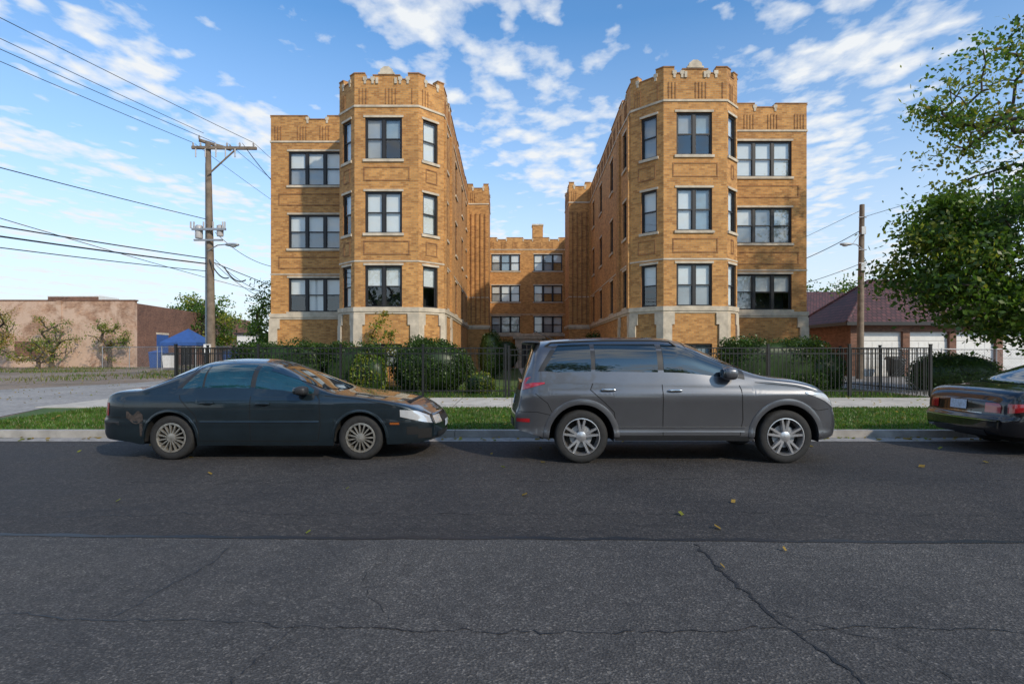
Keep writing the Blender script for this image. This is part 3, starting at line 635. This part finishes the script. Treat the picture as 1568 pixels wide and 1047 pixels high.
# ------------------------------------------------------------------ opposite side of the street (seen in reflections)
for i,(hx,hw,hh,k) in enumerate(((-17,9,5.6,'redbrick'),(-4,8,6.2,'redbrick'),(11,8,5.8,'redbrick'),(23,9,6.4,'brick'))):
    E=empty('brick_bungalow'); mb=MB(); y0=-18; f=F((hx+hw,y0),(hx,y0)); ops=[(1,3,1.6,3.2,2),(5.5,7.5,1.6,3.2,2),(3.6,4.8,.1,2.4,1)]
    mb.box(hx,hx+hw,y0-9,y0,.05,hh-2,k); mb.build('walls',E); mb=MB()
    for (a,c,z0,z1,n) in ops: prism(mb,f,a,c,.01,.05,z0,z1,'white'); prism(mb,f,a+.08,c-.08,.05,.06,z0+.08,z1-.08,'carglass')
    mb.build('windows_and_door',E); mb=MB()
    xa,xb=hx-.5,hx+hw+.5; ym=y0-4.5
    mb.face([(xa,y0+.6,hh-2),(xb,y0+.6,hh-2),(xb,ym,hh),(xa,ym,hh)],'tile'); mb.face([(xb,y0-9.5,hh-2),(xa,y0-9.5,hh-2),(xa,ym,hh),(xb,ym,hh)],'tile'); mb.face([(xa,y0+.6,hh-2),(xa,ym,hh),(xa,y0-9.5,hh-2)],k); mb.face([(xb,y0+.6,hh-2),(xb,ym,hh),(xb,y0-9.5,hh-2)],k)
    mb.build('gable_roof',E)
rtree('street_tree',-12,-8.5,11,3.6,40,70,.35); rtree('street_tree',.2,-8.5,12,3.8,44,70,.35); rtree('street_tree',8.5,-9.5,9,2.6,30,60,.3)
# ------------------------------------------------------------------ cars
def curve(pts):
    xs=np.array([p[0] for p in pts],float); ys=np.array([p[1] for p in pts],float)
    h=np.diff(xs); d=np.diff(ys)/h; m=np.zeros(len(xs)); m[0]=d[0]; m[-1]=d[-1]
    for i in range(1,len(xs)-1): m[i]=0 if d[i-1]*d[i]<=0 else 2*d[i-1]*d[i]/(d[i-1]+d[i])
    def f(x):
        x=min(max(x,xs[0]),xs[-1]); i=min(int(np.searchsorted(xs,x,side='right'))-1,len(h)-1); t=(x-xs[i])/h[i]
        return ys[i]*(1+2*t)*(1-t)**2+m[i]*h[i]*t*(1-t)**2+ys[i+1]*t*t*(3-2*t)+m[i+1]*h[i]*t*t*(t-1)
    return f
class Car:
    def __init__(s,**k): s.__dict__.update(k); s.body=MB(); s.trim=MB(); s.glass=MB()
    def Wx(s,x):
        w=s.W
        for tip,sg,c,L in ((s.xf,1,s.cf,s.Lf),(s.xr,-1,s.cr,s.Lr)):
            t=(x-(tip-sg*L))*sg/L
            if t>0: w-=c*(1-math.sqrt(max(0,1-min(t,1)**2)))
        return w
    def hw(s,x,z):
        zb=s.zb(x); zt=s.zt(x)
        if z<=zb: return s.Wx(x)*s.f(z)
        H=max(zt-zb,1e-3); wb=s.Wx(x)*s.f(zb); q=min(1,max(0,(z-zb)/H))
        y=wb*(1-q**s.pz)**(1/s.py)
        k=min(1,max(0,(H-.12)/.25)); y-=s.ledge*k*min(1,(z-zb)/.035)*min(1,y/.3)
        y-=s.lean*k*q*min(1,y/.3)
        return y
    def ztop(s,x,y):
        zb=s.zb(x);H=max(s.zt(x)-zb,1e-3)
        lo,hi=zb,zb+H
        if y<.02: return hi
        y=abs(y)
        for _ in range(18):
            m_=(lo+hi)/2
            if s.hw(x,m_)>y: lo=m_
            else: hi=m_
        return lo
    def D(s,x,z):
        t=(x-(s.xf-.7))/.7
        if t>0: x=x+s.dxf(z)*t*t
        t=((s.xr+.5)-x)/.5
        if t>0: x=x+s.dxr(z)*t*t
        return x
    def zlow(s,x):
        z=s.sill(x)
        for xw in (0,s.WB):
            d=abs(x-xw)
            if d<s.AR: z=max(z,s.wr+math.sqrt(s.AR**2-d*d))
        return z
    def make(s):
        xs=set(np.linspace(s.xr,s.xf,150))
        for xw in (0,s.WB):
            for a in np.linspace(0,math.pi,40): xs.add(xw+s.AR*math.cos(a))
            xs.add(xw-s.AR-.002); xs.add(xw+s.AR+.002)
        for t in (.004,.012,.025,.045): xs.add(s.xr+t); xs.add(s.xf-t)
        xs=sorted(xs); n1,n2=18,24
        L=[];Rr=[]
        for x in xs:
            zl=s.zlow(x); zb=s.zb(x); zt=s.zt(x); row=[]
            for i in range(n1): 
                z=zl+(zb-zl)*i/n1; row.append((s.D(x,z),s.hw(x,z),z))
            H=max(zt-zb,1e-3)
            for i in range(n2+1):
                th=math.pi/2*i/n2; z=zb+H*math.sin(th)**(2/s.pz); 
                y=s.hw(x,z) if i<n2 else 0
                row.append((s.D(x,z),y,z))
            Rr.append(row); L.append([(a,-b_,c) for a,b_,c in row])
        s.body.grid(L,s.paint,True); s.body.grid(Rr,s.paint)
        for idx,front in ((0,False),(-1,True)):
            row=Rr[idx]; g=[]
            for (x,y,z) in row:
                g.append([(s.capx(front,y*c,z,y),y*c,z) for c in np.linspace(-1,1,21)])
            s.body.grid(g,s.paint,front)
        sm=s.sill(1.2)
        s.trim.box(s.xr+.35,s.xf-.35,-.56,.56,sm-.02,.80,'under')
        s.trim.box(s.AR+.02,s.WB-s.AR-.02,-s.W*.93,s.W*.93,sm+.01,sm+.06,'under')
        for xw in (0,s.WB):
            s.trim.lathe((xw,0,s.wr),[(s.AR-.004,-s.W+.03),(s.AR-.004,s.W-.03)],'under',30,'y',1,-.15,math.pi+.15)
    def capx(s,front,y,z,w=None):
        tip=s.xf if front else s.xr
        if w is None: w=s.hw(tip,z)
        c=min(1,abs(y)/max(w,1e-4)); b_=(s.bowf if front else -s.bowr)
        return s.D(tip,z)+b_*(1-c*c)
    def side(s,mb,x0,x1,zlo,zhi,off,k,nx=24,nz=10,both=True):
        for sg in ((-1,1) if both else (-1,)):
            g=[]
            for i in range(nx+1):
                x=x0+(x1-x0)*i/nx; a=zlo(x) if callable(zlo) else zlo; c=zhi(x) if callable(zhi) else zhi
                g.append([(s.D(x,a+(c-a)*j/nz),sg*(s.hw(x,a+(c-a)*j/nz)+off),a+(c-a)*j/nz) for j in range(nz+1)])
            mb.grid(g,k,sg<0)
    def cap(s,mb,front,y0,y1,zlo,zhi,off,k,n=12,m=6):
        g=[]
        for i in range(n+1):
            y=y0+(y1-y0)*i/n; row=[]
            for j in range(m+1):
                z=zlo+(zhi-zlo)*j/m; w=s.hw(s.xf if front else s.xr,z); yy=max(-w,min(w,y)); row.append((s.capx(front,yy,z)+(off if front else -off),yy,z))
            g.append(row)
        mb.grid(g,k,not front)
    def screen(s,mb,xb,xt,c,curveb,off,k,n=16):
        g=[]
        for i in range(n+1):
            cc=-c+2*c*i/n; row=[]
            for j in range(13):
                t=j/12; x=(xb-curveb*cc*cc*math.copysign(1,xb-xt))*(1-t)+(xt-0*cc)*t
                wb=s.Wx(x)*s.f(s.zb(x))-s.ledge; y=cc*wb*(1-.10*t)
                z=s.ztop(x,abs(y)); row.append((s.D(x,z)+math.copysign(off*.6,xb-xt),y,z+off))
            g.append(row)
        mb.grid(g,k)
    def seam(s,pts,w=.005,k='under',off=.0025):
        for sg in (-1,1):
            a=[];b_=[]; P=[]
            for p,q in zip(pts[:-1],pts[1:]):
                n=max(2,int(math.dist(p,q)/.04)); P+=[(p[0]+(q[0]-p[0])*i/n,p[1]+(q[1]-p[1])*i/n) for i in range(n)]
            P.append(pts[-1])
            for i,p in enumerate(P):
                q=P[min(i+1,len(P)-1)]; o=P[max(i-1,0)]; dx,dz=q[0]-o[0],q[1]-o[1]; d=math.hypot(dx,dz)+1e-9
                for lst,sn in ((a,1),(b_,-1)):
                    x=p[0]-dz/d*w*sn; z=p[1]+dx/d*w*sn; lst.append((s.D(x,z),sg*(s.hw(x,z)+off),z))
            s.trim.grid([a,b_],k,sg<0)
    def ring(s,r0,r1,off,k,a0=0,a1=math.pi):
        for xw in (0,s.WB):
            for sg in (-1,1):
                g=[]
                for i in range(41):
                    a=a0+(a1-a0)*i/40; row=[]
                    for r,o in ((r0,-.03),(r0,off),(r0*.5+r1*.5,off*1.1),(r1,off*.5),(r1+.003,0)):
                        x=xw+r*math.cos(a); z=s.wr+r*math.sin(a); row.append((s.D(x,z),sg*(s.hw(x,z)+o),z))
                    g.append(row)
                s.body.grid(g,k,sg<0)
    def wheels(s,E,rimr,style,width=.22):
        mb=MB()
        for xw in (0,s.WB):
            for sg in (-1,1):
                yo=s.W-.035; R_=s.wr; c=(xw,sg*yo,R_); i_=-sg
                mb.lathe(c,[(rimr,.03),(rimr+.012,.004),(rimr+.04,-.004),(R_-.035,0.0),(R_-.012,.012),(R_,.04),(R_,width-.04),(R_-.012,width-.01),(rimr,width)],'rubber',48,'y',i_)
                mb.lathe(c,[(rimr+.004,.006),(rimr-.008,.004),(rimr-.014,.03),(rimr-.03,.12)],s.rimk,48,'y',i_)
                mb.lathe(c,[(rimr-.03,.12),(.02,.12)],'under',32,'y',i_)
                if style=='five':
                    mb.lathe(c,[(rimr*.62,.085),(.02,.085)],'galv',32,'y',i_)
                    for k in range(5):
                        a0=2*math.pi*k/5+.3
                        for da in (-.17,.17):
                            b=[];t=[]
                            for (r,aw,h) in ((.045,.0,.02),(rimr-.012,1,.012)):
                                ac=a0+da*(.9 if r<.1 else 1.15); hw_=.024 if r<.1 else .019
                                ca,sa=math.cos(ac),math.sin(ac)
                                for q in (-1,1):
                                    b.append((xw+r*ca-q*hw_*sa,c[1]+i_*(h+.045),R_+r*sa+q*hw_*ca)); t.append((xw+r*ca-q*hw_*.7*sa,c[1]+i_*h,R_+r*sa+q*hw_*.7*ca))
                            b=[b[0],b[1],b[3],b[2]]; t=[t[0],t[1],t[3],t[2]]; mb.hexa(b,t,s.rimk)
                    mb.lathe(c,[(.075,.05),(.07,.02),(.045,.012),(0,.008)],s.rimk,24,'y',i_)
                else:
                    nsp=style
                    for k in range(nsp):
                        a=2*math.pi*k/nsp; ca,sa=math.cos(a),math.sin(a); b=[];t=[]
                        for (r,hw_,h) in ((.05,.010,.006),(rimr-.01,.013,.012)):
                            for q in (-1,1):
                                b.append((xw+r*ca-q*hw_*sa,c[1]+i_*(h+.03),R_+r*sa+q*hw_*ca)); t.append((xw+r*ca-q*hw_*.7*sa,c[1]+i_*h,R_+r*sa+q*hw_*.7*ca))
                        mb.hexa([b[0],b[1],b[3],b[2]],[t[0],t[1],t[3],t[2]],s.rimk)
                    mb.lathe(c,[(.065,.03),(.06,.005),(.03,.0),(0,0)],s.rimk,24,'y',i_)
                    mb.lathe(c,[(rimr-.006,.01),(rimr-.022,.008),(rimr-.026,.03)],s.rimk,40,'y',i_)
        mb.build('wheels',E,True,40)
    def mirror(s,x,z,r=(.10,.10,.075),k=None):
        for sg in (-1,1):
            y=sg*(s.hw(x,z)+.13); s.body.sell((x,y,z+.02),r,k or s.paint,.65); s.trim.box(x-.03,x+.05,min(y,sg*s.hw(x,z)),max(y,sg*s.hw(x,z)),z-.03,z+.0,'plastic')
            s.trim.sell((x-.065,y,z+.02),(.045,r[1]*.85,r[2]*.8),'carglass',.6)
    def handle(s,x,z,k):
        for sg in (-1,1):
            y=sg*(s.hw(x,z)+.022); s.body.sell((x,y,z),(.10,.016,.017),k,.6,10); s.trim.sell((x-.0,sg*(s.hw(x,z)-.002),z-.012),(.075,.006,.024),'under',.7,8)
    def finish(s,E):
        s.body.build('body',E,True,32); s.trim.build('trim',E,True,32); s.glass.build('windows',E,True,40)
# ---- SUV
E=empty('parked_suv',(.94,8.60,.0))
c=Car(W=.935,WB=2.77,xr=-.90,xf=3.56,wr=.362,AR=.445,cf=.30,Lf=.50,cr=.20,Lr=.38,bowf=.08,bowr=.05,pz=4.4,py=3.0,ledge=.03,lean=.10,paint='greypaint',rimk='alloy',
  zt=curve([(-.90,1.12),(-.84,1.27),(-.76,1.46),(-.68,1.61),(-.57,1.67),(-.1,1.71),(.5,1.73),(1.0,1.73),(1.3,1.71),(1.5,1.66),(1.75,1.55),(2.1,1.38),(2.4,1.24),(2.58,1.19),(2.9,1.15),(3.15,1.10),(3.35,1.035),(3.47,.95),(3.56,.84)]),
  zb=curve([(-.90,1.02),(-.7,1.08),(0,1.10),(1,1.09),(2,1.08),(2.5,1.07),(2.85,1.04),(3.2,.96),(3.4,.86),(3.56,.72)]),
  sill=curve([(-.90,.46),(-.6,.38),(-.4,.315),(.5,.315),(2.3,.305),(3.1,.31),(3.35,.33),(3.56,.38)]),
  f=curve([(.2,.93),(.30,.955),(.40,.985),(.46,.972),(.6,.978),(.78,.992),(.90,1.003),(.945,1.0),(.975,.985),(1.1,.955),(1.3,.9)]),
  dxf=curve([(.2,-.12),(.38,-.03),(.52,0),(.62,-.01),(.7,-.03),(.85,-.07),(1.0,-.14)]),
  dxr=curve([(.3,.08),(.45,.0),(.65,0.0),(.75,.03),(.95,.07),(1.1,.10),(1.6,.15)]))
c.make(); c.ring(.440,.515,.02,'greypaint')
top=lambda x: min(1.615,c.zt(x)-.085)
wb1=curve([(-.5,1.255),(0,1.20),(1,1.17),(2.3,1.14)])
c.side(c.glass,-.60,2.22,lambda x:wb1(x)-.018,lambda x:max(wb1(x)-.015,min(1.63,c.zt(x)-.065,1.255+(x+.60)*1.5)),.002,'plastic',80,8)
c.side(c.glass,-.50,.14,wb1,lambda x:max(wb1(x)+.004,min(top(x),1.27+(x+.50)*1.7)),.006,'carglass',24)
c.side(c.glass,.20,1.05,wb1,top,.006,'carglass'); c.side(c.glass,1.13,2.02,wb1,lambda x:max(wb1(x)+.003,min(top(x),c.zt(x)-.10)),.006,'carglass',40)
c.screen(c.glass,2.56,1.48,.84,.22,.006,'carglass'); c.screen(c.glass,-.82,-.64,.74,.03,.006,'carglass')
c.seam([(.17,1.12),(.12,1.0),(.32,.82),(.44,.70),(.47,.50),(.47,.38)],.005) ; c.seam([(1.09,1.14),(1.10,.9),(1.10,.38)]); c.seam([(2.10,1.14),(2.16,1.0),(2.18,.6),(2.14,.38)])
c.seam([(.47,.38),(2.14,.38)],.004); c.seam([(-.64,.95),(-.46,.82),(-.40,.7)],.004); c.seam([(3.10,.76),(3.2,.72),(3.4,.74)],.004); c.seam([(2.35,1.1),(2.9,1.05),(3.15,.99),(3.3,.93)],.004)
c.side(c.body,.50,2.20,.43,.485,.014,'greypaint',40,4); c.side(c.trim,.46,2.27,.31,.37,.004,'plastic',40,4)
c.side(c.trim,.50,2.22,.492,.504,.010,'chrome',40,2)
c.handle(.36,1.0,'chrome'); c.handle(1.26,.99,'chrome'); c.mirror(1.98,1.20,(.10,.11,.085),'greypaint')
c.side(c.trim,-.90,-.50,lambda x:curve([(-.90,.985),(-.50,1.08)])(x),lambda x:curve([(-.90,1.14),(-.72,1.17),(-.50,1.11)])(x),.008,'red',16,6)
c.cap(c.trim,False,-.9,-.45,.985,1.14,.008,'red'); c.cap(c.trim,False,.45,.9,.985,1.14,.008,'red'); c.cap(c.trim,False,-.25,.25,.76,.90,.006,'plate'); c.cap(c.trim,False,-.6,.6,.47,.58,.006,'plastic')
c.side(c.trim,-.88,-.70,.56,.61,.006,'red',6,3); c.seam([(-.86,.70),(-.6,.70),(-.42,.66)],.004)
c.side(c.trim,3.02,3.56,lambda x:curve([(3.02,.955),(3.3,.86),(3.56,.71)])(x),lambda x:curve([(3.02,.975),(3.3,.955),(3.56,.83)])(x),.008,'lens',16,6)
c.cap(c.trim,True,-.9,-.38,.67,.80,.008,'lens'); c.cap(c.trim,True,.38,.9,.67,.80,.008,'lens'); c.cap(c.trim,True,-.34,.34,.60,.80,.008,'plastic'); c.cap(c.trim,True,-.5,.5,.40,.52,.008,'plastic')
for sg in (-1,1):
    P=[(x,sg*(.62+.02*math.sin(x)),c.ztop(x,.62)+.045) for x in np.linspace(-.4,1.25,14)]; P=[(P[0][0]-.08,P[0][1],P[0][2]-.05)]+P+[(P[-1][0]+.1,P[-1][1],P[-1][2]-.065)]
    c.trim.tube(P,.016,'plastic',8)
c.trim.sell((-.66,0,1.645),(.14,.58,.022),'plastic',.6); c.trim.tube([(-.3,0,1.69),(-.62,0,1.84)],.006,'plastic',5)
c.finish(E); c.wheels(E,.25,'five')
# ---- teal sedan
E=empty('parked_sedan',(-4.77,8.80,.0))
c=Car(W=.885,WB=2.65,xr=-1.02,xf=3.66,wr=.312,AR=.368,cf=.28,Lf=.55,cr=.20,Lr=.40,bowf=.09,bowr=.06,pz=3.8,py=2.8,ledge=.035,lean=.13,paint='tealpaint',rimk='cover',
  zt=curve([(-1.02,.85),(-.97,.94),(-.8,.98),(-.5,1.00),(-.38,1.04),(-.1,1.20),(.12,1.32),(.35,1.385),(.75,1.41),(1.1,1.40),(1.35,1.345),(1.7,1.20),(2.1,1.01),(2.3,.945),(2.6,.905),(3.0,.855),(3.3,.795),(3.52,.72),(3.66,.63)]),
  zb=curve([(-1.02,.75),(-.93,.86),(-.7,.91),(0,.915),(1,.905),(2,.89),(2.4,.865),(2.9,.81),(3.3,.715),(3.5,.63),(3.66,.54)]),
  sill=curve([(-1.02,.30),(-.6,.26),(-.4,.22),(.5,.205),(2.2,.205),(3.0,.22),(3.3,.23),(3.66,.26)]),
  f=curve([(.15,.93),(.22,.955),(.35,.982),(.5,.992),(.535,1.0),(.55,.992),(.68,.996),(.80,.99),(.86,.965),(.93,.935),(1.2,.9)]),
  dxf=curve([(.2,-.08),(.32,-.0),(.48,0),(.56,-.03),(.65,-.07),(.8,-.12)]),
  dxr=curve([(.25,.06),(.38,.0),(.55,0.0),(.62,.03),(.85,.05),(1.0,.08)]))
c.make(); c.ring(.362,.395,.008,'tealpaint')
wb2=curve([(0,.955),(1,.945),(2,.925)])
top=lambda x:min(1.325,c.zt(x)-.07)
c.side(c.glass,.04,2.06,lambda x:wb2(x)-.015,lambda x:max(wb2(x)-.012,min(1.34,c.zt(x)-.055,.99+(x-.04)*1.3)),.002,'plastic',80,8)
c.side(c.glass,.12,.40,wb2,lambda x:max(wb2(x)+.004,min(top(x),1.0+(x-.12)*1.25)),.006,'tealglass',16)
c.side(c.glass,.43,1.08,wb2,top,.006,'tealglass'); c.side(c.glass,1.15,1.99,wb2,lambda x:max(wb2(x)+.003,min(top(x),c.zt(x)-.075)),.006,'tealglass',40)
c.screen(c.glass,2.26,1.30,.84,.22,.006,'carglass'); c.screen(c.glass,-.44,.20,.82,.12,.006,'carglass')
c.seam([(.10,.95),(.13,.86),(.36,.62),(.40,.45),(.40,.27)]); c.seam([(1.115,.93),(1.12,.6),(1.12,.27)]); c.seam([(2.02,.92),(2.08,.85),(2.10,.5),(2.06,.27)]); c.seam([(.40,.27),(2.06,.27)],.004)
c.seam([(-.98,.60),(-.6,.60),(-.40,.55)],.004); c.seam([(3.0,.52),(3.3,.55),(3.55,.56)],.004); c.seam([(2.15,.90),(2.7,.845),(3.2,.74)],.004)
c.side(c.trim,.42,2.08,.535,.575,.008,'tealpaint',40,3); c.side(c.trim,.4,2.1,.527,.533,.004,'under',40,2)
c.handle(.52,.80,'tealpaint'); c.handle(1.30,.79,'tealpaint'); c.mirror(1.86,.955,(.085,.10,.062),'plastic')
c.side(c.trim,-1.02,-.90,.62,.80,.006,'red',8,6); c.cap(c.trim,False,-.8,-.4,.62,.80,.006,'red'); c.cap(c.trim,False,.4,.8,.62,.80,.006,'red')
c.side(c.trim,3.22,3.66,lambda x:curve([(3.22,.61),(3.66,.50)])(x),lambda x:curve([(3.22,.705),(3.45,.69),(3.66,.60)])(x),.008,'lens',16,6)
c.cap(c.trim,True,-.8,-.33,.485,.60,.008,'lens'); c.cap(c.trim,True,.33,.8,.485,.60,.008,'lens'); c.cap(c.trim,True,-.3,.3,.48,.58,.008,'plastic'); c.cap(c.trim,True,-.16,.16,.40,.5,.012,'plate'); c.cap(c.trim,True,-.5,.5,.27,.36,.008,'plastic')
c.side(c.trim,3.3,3.45,.36,.47,.006,'under',6,3); c.side(c.trim,3.45,3.66,.30,.44,.006,'under',6,3); c.side(c.trim,3.07,3.20,.50,.53,.006,'amber',6,2)
c.side(c.trim,-.60,-.37,lambda x:.56+.05*math.sin(x*17),lambda x:.66+.03*math.sin(x*40),.004,'rust',16,4,False); c.side(c.trim,-.415,-.375,.34,.55,.005,'rust',4,4,False); c.side(c.trim,-.98,-.7,lambda x:.5+.02*math.sin(x*30),.545,.004,'plastic',10,3,False)
c.finish(E); c.wheels(E,.205,15,.20)
# ---- black sedan at right
E=empty('black_sedan',(8.20,8.95,.0))
c=Car(W=.92,WB=2.75,xr=-1.15,xf=3.75,wr=.32,AR=.375,cf=.30,Lf=.6,cr=.24,Lr=.5,bowf=.10,bowr=.09,pz=3.6,py=2.7,ledge=.035,lean=.13,paint='blackpaint',rimk='alloy',
  zt=curve([(-1.15,.80),(-1.08,.92),(-.9,.975),(-.55,1.0),(-.36,1.05),(-.1,1.19),(.2,1.33),(.5,1.40),(.9,1.43),(1.2,1.40),(1.5,1.31),(2.1,1.03),(2.4,.95),(2.8,.89),(3.3,.79),(3.6,.71),(3.75,.62)]),
  zb=curve([(-1.15,.70),(-1.0,.84),(-.7,.90),(0,.92),(1,.91),(2,.89),(2.4,.86),(3.0,.79),(3.4,.70),(3.75,.54)]),
  sill=curve([(-1.15,.30),(-.6,.26),(-.4,.22),(.5,.205),(2.2,.205),(3.0,.22),(3.75,.26)]),
  f=curve([(.15,.93),(.22,.955),(.35,.985),(.5,1.0),(.68,1.0),(.78,.985),(.86,.962),(.93,.93),(1.2,.9)]),
  dxf=curve([(.2,-.08),(.32,-.0),(.48,0),(.65,-.07),(.8,-.12)]),dxr=curve([(.25,.06),(.38,.0),(.52,0.0),(.58,.05),(.85,.08),(1.0,.12)]))
c.make(); c.ring(.370,.395,.006,'blackpaint')
top=lambda x:min(1.335,c.zt(x)-.07)
c.side(c.glass,.1,.42,wb2,lambda x:max(wb2(x)+.004,min(top(x),1.0+(x-.1)*1.3)),.006,'carglass',16); c.side(c.glass,.46,1.15,wb2,top,.006,'carglass'); c.side(c.glass,1.22,2.05,wb2,lambda x:max(wb2(x)+.003,min(top(x),c.zt(x)-.075)),.006,'carglass',40)
c.screen(c.glass,2.36,1.36,.82,.22,.006,'carglass'); c.screen(c.glass,-.44,.28,.80,.14,.006,'carglass')
c.seam([(.40,.9),(.40,.27)]); c.seam([(1.18,.93),(1.18,.27)]); c.handle(.52,.80,'blackpaint'); c.handle(1.36,.79,'blackpaint'); c.mirror(1.95,.955,(.085,.10,.062))
c.side(c.trim,-1.15,-.80,lambda x:curve([(-1.15,.62),(-.8,.68)])(x),lambda x:curve([(-1.15,.76),(-.8,.77)])(x),.006,'red',10,6); c.cap(c.trim,False,-.9,-.46,.62,.76,.007,'red'); c.cap(c.trim,False,.46,.9,.62,.76,.007,'red')
c.cap(c.trim,False,-.42,.42,.60,.605,.007,'chrome'); c.cap(c.trim,False,-.16,.16,.64,.78,.010,'plate'); c.cap(c.trim,False,-.7,.7,.50,.515,.006,'chrome'); c.cap(c.trim,False,-.5,.5,.27,.36,.008,'plastic')
c.finish(E); c.wheels(E,.21,9,.21)
# ------------------------------------------------------------------ world + sun
w=bpy.data.worlds.new('World'); scene.world=w; w.use_nodes=True; nt=w.node_tree; bg=nt.nodes['Background']
sky=N(nt,'ShaderNodeTexSky',sky_type='NISHITA'); sky.sun_disc=False; EL=32; AZ=138
sky.sun_elevation=R(EL); sky.sun_rotation=R(AZ); sky.air_density=1.0; sky.dust_density=.6; sky.ozone_density=1.5
tc=N(nt,'ShaderNodeTexCoord'); sp=N(nt,'ShaderNodeSeparateXYZ'); nt.links.new(tc.outputs['Generated'],sp.inputs[0])
def mth(op,a,b_=None,c_=None,clamp=False):
    n=N(nt,'ShaderNodeMath',operation=op); n.use_clamp=clamp
    for i,v in enumerate((a,b_,c_)):
        if v is None: continue
        if isinstance(v,(int,float)): n.inputs[i].default_value=v
        else: nt.links.new(v,n.inputs[i])
    return n.outputs[0]
z=mth('MAXIMUM',sp.outputs[2],.03); u=mth('DIVIDE',sp.outputs[0],z); v=mth('DIVIDE',sp.outputs[1],z)
s_=mth('SUBTRACT',u,mth('MULTIPLY',v,.39))
cb=N(nt,'ShaderNodeCombineXYZ'); nt.links.new(u,cb.inputs[0]); nt.links.new(v,cb.inputs[1])
def wn(sc,det,ro,dist=0,sx=1,sy=1,rot=0):
    mp=N(nt,'ShaderNodeMapping'); mp.inputs['Scale'].default_value=(sx,sy,1); mp.inputs['Rotation'].default_value=(0,0,rot); nt.links.new(cb.outputs[0],mp.inputs[0])
    return noisen(nt,sc,det,ro,vec=mp.outputs[0],dist=dist)
warp=wn(1.1,3,.6)
band=mth('COSINE',mth('ADD',mth('MULTIPLY',mth('ADD',s_,.87),2*math.pi/1.27),mth('MULTIPLY',mth('SUBTRACT',warp,.5),2.4)))
rip=wn(9,7,.58,.15,1.0,.7,.35); mid=wn(2.4,5,.6,.2)
mp=N(nt,'ShaderNodeMapping'); mp.inputs['Scale'].default_value=(1.0,.7,1); mp.inputs['Rotation'].default_value=(0,0,.35)
dn=N(nt,'ShaderNodeTexNoise'); dn.inputs['Scale'].default_value=5; dn.inputs['Detail'].default_value=4; nt.links.new(cb.outputs[0],dn.inputs['Vector'])
va=N(nt,'ShaderNodeVectorMath',operation='MULTIPLY_ADD'); va.inputs[1].default_value=(.22,.22,0); nt.links.new(dn.outputs['Color'],va.inputs[0]); nt.links.new(cb.outputs[0],va.inputs[2]); nt.links.new(va.outputs[0],mp.inputs[0])
vo=N(nt,'ShaderNodeTexVoronoi',feature='SMOOTH_F1'); vo.inputs['Scale'].default_value=10; vo.inputs['Smoothness'].default_value=.6; nt.links.new(mp.outputs[0],vo.inputs['Vector'])
cell=mth('SUBTRACT',.42,vo.outputs['Distance'])
cv=mth('ADD',mth('MULTIPLY',band,.20),mth('ADD',mth('MULTIPLY',mth('SUBTRACT',rip,.5),.95),mth('ADD',mth('MULTIPLY',cell,.6),mth('MULTIPLY',mth('SUBTRACT',mid,.5),.9))))
cov=ramp(nt,mth('ADD',cv,.5),[(.46,0.0),(.60,.42),(.86,1.0)])
mx=N(nt,'ShaderNodeMix',data_type='RGBA'); 
skc=mixc(nt,1.0,sky.outputs[0],(1.35,2.15,2.65),'MULTIPLY')
nt.links.new(cov,mx.inputs[0]); nt.links.new(skc,mx.inputs[6]); mx.inputs[7].default_value=(10.2,10.6,11.0,1)
hz=ramp(nt,sp.outputs[2],[(0.0,.92),(.12,.72),(.30,.25),(.50,0.0)])
fin=mixc(nt,hz,mx.outputs[2],(10.0,10.5,11.0))
nt.links.new(fin,bg.inputs[0]); bg.inputs[1].default_value=.086
sd=bpy.data.lights.new('sun','SUN'); so=bpy.data.objects.new('sun',sd); scene.collection.objects.link(so); sd.energy=3.1; sd.angle=R(1.5); sd.color=(1,.87,.70)
az=R(AZ); dirv=Vector((math.sin(az)*math.cos(R(EL)),math.cos(az)*math.cos(R(EL)),math.sin(R(EL)))); so.rotation_euler=dirv.to_track_quat('Z','Y').to_euler()
# ------------------------------------------------------------------ camera
cd=bpy.data.cameras.new('camera'); co=bpy.data.objects.new('camera',cd); scene.collection.objects.link(co); scene.camera=co
cd.sensor_width=36; cd.lens=20; cd.shift_y=.0105; cd.clip_end=4000; cd.clip_start=.05
co.location=(0,0,1.5); co.rotation_euler=(R(90),0,0)
scene.view_settings.view_transform='Standard'; scene.view_settings.look='None'; scene.view_settings.exposure=0
